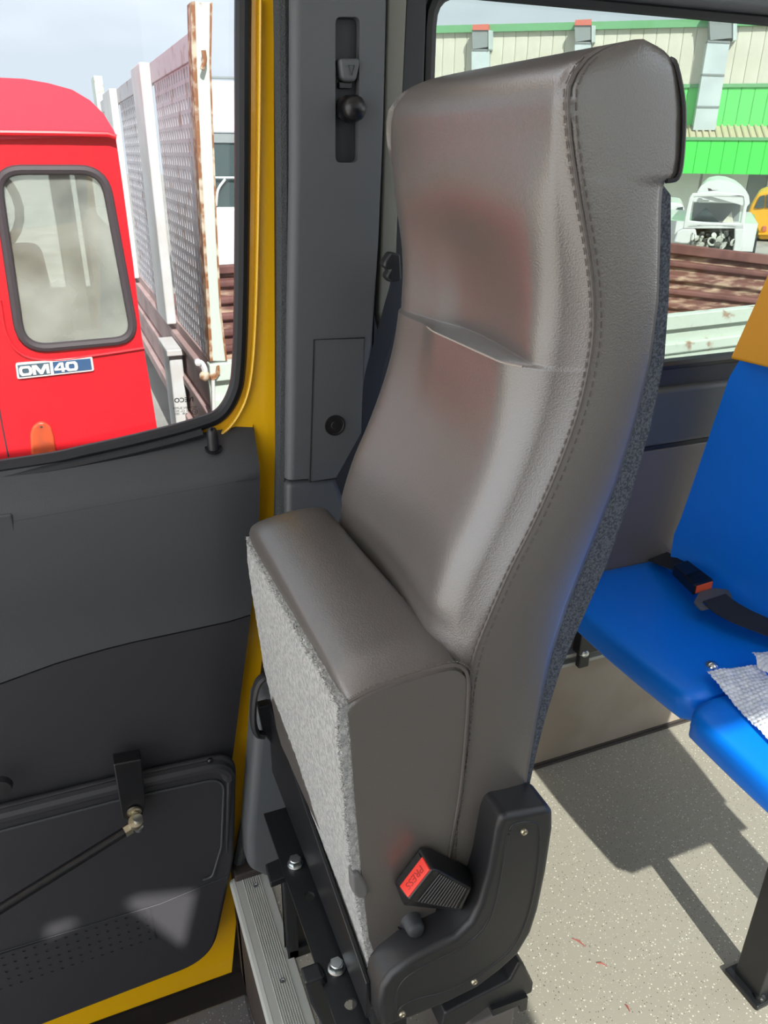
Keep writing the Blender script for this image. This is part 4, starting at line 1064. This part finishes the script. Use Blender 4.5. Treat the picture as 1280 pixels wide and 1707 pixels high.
# tailgate, facing the bus
TGY = NPY + .02
zt0 = at(378, 603, 'y', TGY).z; zt1 = at(1200, 512, 'y', TGY).z
def tg_(x0, x1, dz0, dz1, y, th, name, mt, bev=.006):
    m = MB(); A = [V((x0, y, zt0 + dz0)), V((x1, y + .0, zt1 + dz0)), V((x1, y, zt1 + dz1)), V((x0, y, zt0 + dz1))]
    m.prism(A, (0, th, 0)); return m.build(name, M[mt], ct, bevel=bev)
tg_(.60, 4.4, -.085, 0, TGY - .03, .07, 'tailgate_top_rail', 'green_rust')
tg_(.60, 4.4, -.42, -.085, TGY + .01, .03, 'tailgate_panel', 'green_rust')
tg_(.60, 4.4, -.24, -.17, TGY - .015, .03, 'tailgate_rib', 'green_rust', .014)
tg_(.60, 4.4, -.60, -.42, TGY - .03, .06, 'tailgate_bottom_rail', 'green_rust')
# latch with a rusted ball
p = at(341, 627, 'y', NPY - .06)
m = MB(); bmx = bmesh.new(); bmesh.ops.create_icosphere(bmx, subdivisions=2, radius=.026)
m.add([p + v.co for v in bmx.verts], [tuple(v.index for v in f.verts) for f in bmx.faces]); bmx.free(); m.build('latch_ball', M['rust_edge'], ct)
m = MB(); m.tube(smooth_path([at(330, 604, 'y', NPY - .05), at(336, 606, 'y', NPY - .055), at(341, 616, 'y', NPY - .06), p], 4), .014, 8); m.build('latch_lever', M['cage_white'], ct)
m = MB(); m.prism(ys([(350, 626), (360, 622), (362, 612), (366, 610), (367, 622), (360, 632), (352, 634)], NPY - .03), (0, .03, 0)); m.build('latch_keeper', M['rust_edge'], ct)
m = MB(); m.cyl(at(355, 634, 'y', NPY - .03), at(357, 700, 'y', NPY - .03), .009); m.build('latch_rod', M['cage_white'], ct)
m = MB(); m.lathe(at(330, 604, 'y', NPY - .07), (0, -1, 0), [(-.01, .016), (.008, .016), (.012, .008), (.0125, 0)], 12); m.build('latch_boss', M['cage_white'], ct)
m = MB(); m.box((.7, NPY + .1, -.2), (4.4, 9.2, -.1)); m.build('bed_floor', M['rust_plain'], ct)
# chassis and wheels carry the bed
m = MB(); m.box((1.6, NPY + .2, -.36), (3.4, 9.0, -.2)); m.build('chassis', M['gasket'], ct)
for (x, y) in ((1.0, 4.6), (3.9, 4.6), (1.0, 8.3), (3.9, 8.3)):
    m = MB(); m.lathe((x - .12, y, GZ + .28), (1, 0, 0), [(0, .16), (0, .28), (.24, .28), (.24, .16)], 24); m.build('wheel', M['rubber'], ct)

# rusty ribbed side panel carried in the bed
A, B = at(1095, 402, 'y', 5.0), at(1300, 427, 'y', 4.72)
du = (B - A); rp_ = thing('rusty_panel', 'rusty ribbed steel side panel lying in the pale green truck bed', 'panel', lerp(A, B, .5) - V((0, 0, .6)))
dn = V((du.y, -du.x, 0)).normalized()
if dn.y > 0: dn = -dn
def rslab(t0, t1, out, name, mt, bev=.01):
    """strip parallel to the top edge, from t0 to t1 metres below it"""
    m = MB(); a, b = A + V((0, 0, -t0)), B + V((0, 0, -t0 * 1.0)); c, d = B + V((0, 0, -t1)), A + V((0, 0, -t1))
    m.prism([a + dn * out, b + dn * out, c + dn * out, d + dn * out], -dn * (out + .03)); return m.build(name, M[mt], rp_, bevel=bev)
rslab(0, .075, .05, 'top_rail', 'rust_plain')
rslab(.075, .80, 0, 'sheet', 'rust')
for k in range(6):
    rslab(.125 + k * .105, .175 + k * .105, .035, 'rib', 'rust' if k % 2 else 'rust_plain', .02)
A2, B2 = V((.80, 4.9, .73)), V((3.9, 4.9, .80))
A, B = A2, B2; dn = V((0, -1, 0))
rp_ = thing('rusty_panel', 'rusty ribbed sheet behind the cage post, glimpsed beside the door glass edge', 'panel', V((2, 4.9, -.1)))
rslab(0, .05, .04, 'top_rail', 'rust_plain'); rslab(.05, .82, 0, 'sheet', 'rust')
for k in range(7): rslab(.085 + k * .10, .135 + k * .10, .03, 'rib', 'rust_plain', .02)

# ------------------------------------------------------------------ far vehicles
def hframe(px_, dist):
    """ground point under a sight line at a horizontal distance, with axes facing the bus"""
    d = ray(px_, 280); h = V((d.x, d.y, 0)).normalized(); return V((0, 0, 0)) + h * dist, V((h.y, -h.x, 0)), h
def P3(o, rgt, fwd, a, b, z): return o + rgt * a + fwd * b + V((0, 0, z))
def fbox(m, fr_, a0, a1, b0, b1, z0, z1):
    o, r, f = fr_; return m.prism([P3(o, r, f, a0, b0, z0), P3(o, r, f, a1, b0, z0), P3(o, r, f, a1, b1, z0), P3(o, r, f, a0, b1, z0)], (0, 0, z1 - z0))
# white van glimpsed at the door glass edge
F = hframe(372, 13)
wv = thing('white_van', 'white van beyond the cage post, glimpsed at the edge of the door glass', 'van', F[0] + V((0, 0, GZ)))
m = MB(); fbox(m, F, -.9, 1.2, 0, 4.5, GZ + .3, .6); fbox(m, F, -.9, 1.2, .05, 4.5, 1.62, 2.32); fbox(m, F, -.9, -.8, .02, 4.5, .6, 1.62); fbox(m, F, 1.1, 1.2, .02, 4.5, .6, 1.62); m.build('body', M['van_white'], wv, bevel=.06)
m = MB(); fbox(m, F, -.8, 1.1, .06, .1, .6, 1.62); m.build('window', M['van_dark'], wv)
m = MB(); fbox(m, F, -.8, 1.1, .03, .06, 1.5, 1.62); m.build('window_rail', M['duct_cap'], wv)
m = MB(); m.tube(smooth_path([P3(*F, .02, .0, 1.0), P3(*F, -.1, 0, .85), P3(*F, -.15, 0, .62)], 4), .02, 6); m.tube([P3(*F, -.2, 0, 1.02), P3(*F, .2, 0, 1.02)], .015, 6); m.build('mirror_arm', M['van_white'], wv)
m = MB(); m.tube([P3(*F, -.95, .1, 2.36), P3(*F, 1.3, .1, 2.36)], .02, 6); m.build('roof_bar', M['duct_cap'], wv)
for a in (-.6, .9):
    m = MB(); p = P3(*F, a, .7, GZ + .32); m.lathe(p - F[1] * .1, F[1], [(0, .18), (0, .32), (.2, .32), (.2, .18)], 20); m.build('wheel', M['rubber'], wv)
# stripped van without its bonnet
F = hframe(1194, 16.5)
sv = thing('stripped_van', 'white van stripped of its bonnet and grille, engine bay showing', 'van', F[0] + V((0, 0, GZ)))
def S(px_, py_, b=0): return atp(px_, py_, F[0] + F[2] * b, F[2])
def spx(pts, b=0): return [S(1100 + x * .140625, 280 + y * .140625, b) for x, y in pts]
cabo = spx([(270, 720), (300, 560), (350, 350), (385, 300), (640, 285), (880, 300), (1000, 320), (1030, 460), (1010, 600), (990, 720)])
wsc = spx([(345, 625), (385, 400), (400, 345), (680, 340), (985, 350), (990, 420), (950, 650), (640, 655)])
m = MB(); m.plate(cabo, [wsc], F[2] * .12); m.build('windscreen_frame', M['van_white'], sv, bevel=.02)
m = MB(); m.prism(spx([(370, 620), (400, 410), (960, 420), (930, 650)], .9), F[2] * .03); m.build('cab_interior', M['duct_cap'], sv)
m = MB(); m.prism(spx([(365, 628), (550, 475), (710, 650)], .5), F[2] * .1); m.build('folded_panel', M['van_dark'], sv)
m = MB(); m.prism(spx([(730, 650), (850, 520), (870, 655)], .5), F[2] * .1); m.build('folded_panel', M['clad_cream'], sv)
m = MB(); m.prism(spx([(385, 345), (690, 345), (985, 352), (985, 415), (620, 400), (395, 400)], .35), F[2] * .05); m.build('sun_band', M['van_white'], sv)
# domed high roof
top0 = [(440, 290), (480, 220), (560, 160), (680, 138), (800, 150), (930, 200), (1020, 265), (1055, 330), (1065, 420), (1030, 460)]
rings = []
for k in range(6):
    t = k / 5; rings.append([lerp(p, sum(spx(top0, .3), V()) / len(top0), .0) + F[2] * (t * 4.0) for p in spx(top0, .3)])
m = MB(); m.loft(rings); m.build('high_roof', M['van_white'], sv, smooth=60)
m = MB(); m.prism(spx([(565, 240), (600, 245), (620, 262), (700, 262), (620, 270), (575, 275)], .15), F[2] * .04); m.build('roof_vent', M['gasket'], sv)
m = MB(); m.prism(spx([(300, 720), (340, 660), (640, 662), (1000, 665), (1000, 730), (640, 700)]), F[2] * .3); m.build('scuttle', M['van_white'], sv, bevel=.02)
m = MB(); m.prism(spx([(430, 700), (900, 710), (900, 1010), (400, 1010)], .25), F[2] * .3); m.build('engine_bay', M['engine_dark'], sv)
for k in range(46):
    x, y = random.uniform(380, 900), random.uniform(715, 960); s = random.uniform(12, 34)
    p = spx([(x, y)], random.uniform(.02, .2))[0]; m = MB()
    if k % 2: m.lathe(p, (random.uniform(-.5, .5), -1, random.uniform(-.5, .5)), [(0, .002 * s), (.02, .0024 * s), (.03, .0014 * s), (.031, 0)], 9)
    else: m.obox(p, V((random.uniform(.4, 1), .2, random.uniform(-.6, .6))) * .0026 * s, V((0, .03, 0)), V((random.uniform(-.3, .3), 0, 1)) * .0016 * s)
    m.build('engine_part', M['engine_light'] if k % 3 == 0 else M['engine_dark'], sv)
rg = [spx([(570 + 50 + 50 * math.cos(t), 870 + 45 * math.sin(t))], .0)[0] for t in [2 * math.pi * k / 14 for k in range(14)]]
m = MB(); m.tube(rg, .02, 6, closed=True); m.build('pulley', M['engine_light'], sv)
m = MB(); m.prism(spx([(270, 720), (420, 720), (440, 830), (330, 900), (250, 900), (160, 880), (200, 760)]), F[2] * .5); m.build('front_wing', M['van_white'], sv, bevel=.03)
m = MB(); m.prism(spx([(880, 715), (1010, 715), (1000, 800), (970, 960), (930, 1010), (860, 1010), (880, 860)]), F[2] * .5); m.build('front_wing', M['van_white'], sv, bevel=.03)
m = MB(); fbox(m, F, -.85, .9, .4, 4.2, -.25, .25); m.build('lower_body', M['van_white'], sv)
for a in (-.8, .85):
    m = MB(); p = P3(*F, a, .8, GZ + .32); m.lathe(p - F[1] * .1, F[1], [(0, .18), (0, .32), (.2, .32), (.2, .18)], 20); m.build('wheel', M['rubber'], sv)
# yellow van at the right
F = hframe(1290, 24)
yv = thing('yellow_van', 'yellow and green van standing at the right of the stripped van', 'van', F[0] + V((0, 0, GZ)))
yb1 = spx([(1120, 700), (1030, 560), (1080, 430), (1160, 300), (1250, 270), (1500, 255), (1500, 850), (1165, 850), (1165, 770)])
m = MB(); m.prism(yb1, F[2] * 3.5); m.build('body', M['van_yellow'], yv, bevel=.08)
m = MB(); m.prism(spx([(1030, 560), (1120, 545), (1140, 720), (1130, 880), (1000, 850), (1010, 640)], -.05), F[2] * 1.0); m.build('side_panel', M['trim_green'], yv, bevel=.05)
m = MB(); m.prism(spx([(1180, 340), (1240, 320), (1235, 470), (1150, 480), (1120, 470)], -.04), F[2] * .1); m.build('window', M['van_dark'], yv)
m = MB(); m.prism(spx([(1262, 318), (1450, 312), (1450, 470), (1255, 470)], -.04), F[2] * .1); m.build('window', M['van_dark'], yv)
m = MB(); m.prism(spx([(1220, 690), (1262, 690), (1262, 745), (1218, 745)], -.05), F[2] * .1); m.build('lamp', M['terracotta'], yv)
m = MB(); m.prism(spx([(1165, 770), (1500, 780), (1500, 800), (1165, 790)], -.08), F[2] * .1); m.build('bumper', M['van_yellow'], yv)
for a in (-.75, .8):
    m = MB(); p = P3(*F, a, .5, GZ + .34); m.lathe(p - F[1] * .12, F[1], [(0, .2), (0, .34), (.24, .34), (.24, .2)], 20); m.build('wheel', M['rubber'], yv)
# small white car left of the stripped van
F = hframe(1115, 24)
wc = thing('white_car', 'white car half hidden between grey seat and stripped van', 'car', F[0] + V((0, 0, GZ)))
m = MB(); m.prism(spx([(-200, 950), (-200, 640), (-150, 560), (-60, 420), (100, 405), (250, 420), (290, 470), (300, 950)]), F[2] * 3.5); m.build('body', M['van_white'], wc, bevel=.08)
m = MB(); m.prism(spx([(160, 600), (180, 500), (210, 470), (275, 460), (265, 600), (200, 650)], -.04), F[2] * .1); m.build('window', M['van_dark'], wc)
m = MB(); m.prism(spx([(170, 750), (280, 760), (280, 900), (150, 900)], -.04), F[2] * .1); m.build('bumper', M['duct_cap'], wc)
for a in (-.9, .5):
    m = MB(); p = P3(*F, a, .5, GZ + .3); m.lathe(p - F[1] * .1, F[1], [(0, .18), (0, .3), (.2, .3), (.2, .18)], 20); m.build('wheel', M['rubber'], wc)
# grass at their feet
m = MB()
o, r, f = hframe(1262, 13.5)
for k in range(2600):
    p = o + r * random.uniform(-2, 3) + f * random.uniform(-1, 2) + V((0, 0, GZ)); h = random.uniform(.06, .2); s = r * .018
    m.add([p - s, p + s, p + V((random.uniform(-.05, .05), 0, h))], [(0, 1, 2)])
g = m.build('grass', M['grass'], smooth=0, kind='stuff'); g['label'] = 'tufts of grass with yellow flowers in front of the yellow van'; g['category'] = 'grass'

# ------------------------------------------------------------------ warehouse
WD = 31.0
d0 = ray(900, 280); hf = V((d0.x, d0.y, 0)).normalized()
tilt = R_(-3.0); hf = V((hf.x * math.cos(tilt) - hf.y * math.sin(tilt), hf.x * math.sin(tilt) + hf.y * math.cos(tilt), 0)); hr = V((hf.y, -hf.x, 0))
wo = V((d0.x, d0.y, 0)).normalized() * WD
def Wp(px_, py_, b=0.0): return atp(px_, py_, wo + hf * b, hf)
def wa_(px_, py_=200): q = Wp(px_, py_) - wo; return q.dot(hr)
def wz_(px_, py_): return Wp(px_, py_).z
wh = thing('warehouse', 'long warehouse with cream upper cladding, green bands and metal ducts', 'building', wo + V((0, 0, GZ)))
def wbox(a0, a1, b0, b1, z0, z1, name, mt, parent=wh, bevel=0):
    m = MB(); m.prism([wo + hr * a0 + hf * b0 + V((0, 0, z0)), wo + hr * a1 + hf * b0 + V((0, 0, z0)), wo + hr * a1 + hf * b1 + V((0, 0, z0)), wo + hr * a0 + hf * b1 + V((0, 0, z0))], (0, 0, z1 - z0))
    return m.build(name, M[mt], parent, bevel=bevel, smooth=0 if not bevel else 35)
zt_, zm, zg0, zg1, zf0, zf1 = wz_(900, 52), wz_(1200, 142), wz_(1200, 210), wz_(1200, 143), wz_(1200, 289), wz_(1200, 234)
al, ar = wa_(640), wa_(1420)
wbox(al, ar, .15, 8, GZ, zt_, 'wall', 'shutter')
wbox(al, ar, -.15, .6, zt_, zt_ + .22, 'roof_edge', 'trim_green')
pw = .42
n = int((ar - al) / pw)
for zz0, zz1, nm, mt, b in ((zg1, zt_, 'cladding_panel', 'clad_cream', .0), (zg0 - .2, zg1, 'band_panel', 'clad_green', .04), (zf0, zf1, 'fascia_panel', 'fascia_green', -1.25)):
    o0 = None
    for i in range(n):
        a0 = al + i * pw
        if o0 is None:
            m = MB()
            P = [wo + hr * (a0 + q) + hf * (b + dd) for q, dd in ((.004, .15), (.004, .012), (.03, 0), (pw - .03, 0), (pw - .004, .012), (pw - .004, .15))]
            m.prism([p + V((0, 0, zz0)) for p in P], (0, 0, zz1 - zz0)); o0 = m.build(nm, M[mt], wh, smooth=0)
        else: copy_at(o0, hr * (pw * i))
wbox(al, ar, -.02, .1, zg1 - .05, zg1 + .06, 'band_flashing', 'trim_green')
# canopy with sheet roof
m = MB(); a = wo + hr * al; b = wo + hr * ar
m.prism([a + hf * -1.2 + V((0, 0, zf1)), a + hf * .1 + V((0, 0, zg0 + .02)), a + hf * .1 + V((0, 0, zg0 - .06)), a + hf * -1.2 + V((0, 0, zf1 - .06))], hr * (ar - al)); cr = m.build('canopy_roof', M['roof_sheet'], wh, smooth=0)
o0 = None
for i in range(n * 2):
    if o0 is None:
        p, q = a + hf * -1.2 + V((0, 0, zf1 + .02)), a + hf * .1 + V((0, 0, zg0 + .04)); m = MB(); m.tube([p, q], .04, 6); o0 = m.build('canopy_rib', M['roof_sheet'], wh)
    else: copy_at(o0, hr * (pw / 2 * i))
wbox(al, ar, -1.3, -1.1, zf1 - .02, zf1 + .07, 'canopy_edge', 'trim_green')
# shutters below the canopy
for (p0, p1) in ((1080, 1183), (1187, 1266), (1300, 1400)):
    wbox(wa_(p0), wa_(p1), .0, .14, GZ, zf0 + .25, 'shutter', 'shutter', bevel=.03)
wbox(wa_(1267), wa_(1299), .05, .14, GZ, zf0 + .25, 'doorway', 'duct_cap')
# three ducts
def duct(label_px, top, neck, bot, w0):
    pass
for (xa, xb, ytop, ycap, xa2, xb2, ybot, lean) in ((788, 814, 41, 82, 786, 815, 200, 0), (959, 986, 33, 70, 958, 985, 200, 0), (1184, 1222, 10, 67, 1160, 1200, 215, 1)):
    m = MB(); q = [Wp(xa2, ycap, -.5), Wp(xb2 if not lean else xb - 4, ycap, -.5), Wp(xb2 if not lean else xb2, ybot, -.5), Wp(xa2 - (0 if not lean else 6), ybot, -.5)]
    if lean: q = [Wp(1180, 67, -.5), Wp(1217, 69, -.5), Wp(1192, 217, -.5), Wp(1155, 217, -.5)]
    m.prism(q, hf * .5); dk_ = m.build('duct', M['duct'], wh)
    for k in (.0, .36, .72):
        a, b, c, d = lerp(q[0], q[3], k), lerp(q[1], q[2], k), lerp(q[1], q[2], k + .02), lerp(q[0], q[3], k + .02)
        m = MB(); m.prism([p - hf * .03 for p in (a, b, c, d)], hf * .55); m.build('flange', M['duct_cap'], dk_)
    w = (xb - xa) * .06
    m = MB(); m.prism([Wp(xa - w, ytop + 9, -.55), Wp(xb, ytop + 9, -.55), Wp(xb, ycap - 4, -.55), Wp(xa, ycap, -.55)], hf * .7); m.build('outlet', M['duct_cap'], dk_)
    m = MB(); m.prism([Wp(xb, ytop + 9, -.6), Wp(xb + 7, ytop + 10, -.3), Wp(xb + 6, ycap, -.3), Wp(xb, ycap, -.6)], hf * .5); m.build('outlet_cheek', M['duct'], dk_)
    m = MB(); m.prism([Wp(xa, ytop, -.6), Wp(xb, ytop - 1, -.6), Wp(xb, ytop + 9, -.6), Wp(xa - w, ytop + 9, -.6)], hf * .7); m.build('rain_hood', M['terracotta'], dk_)
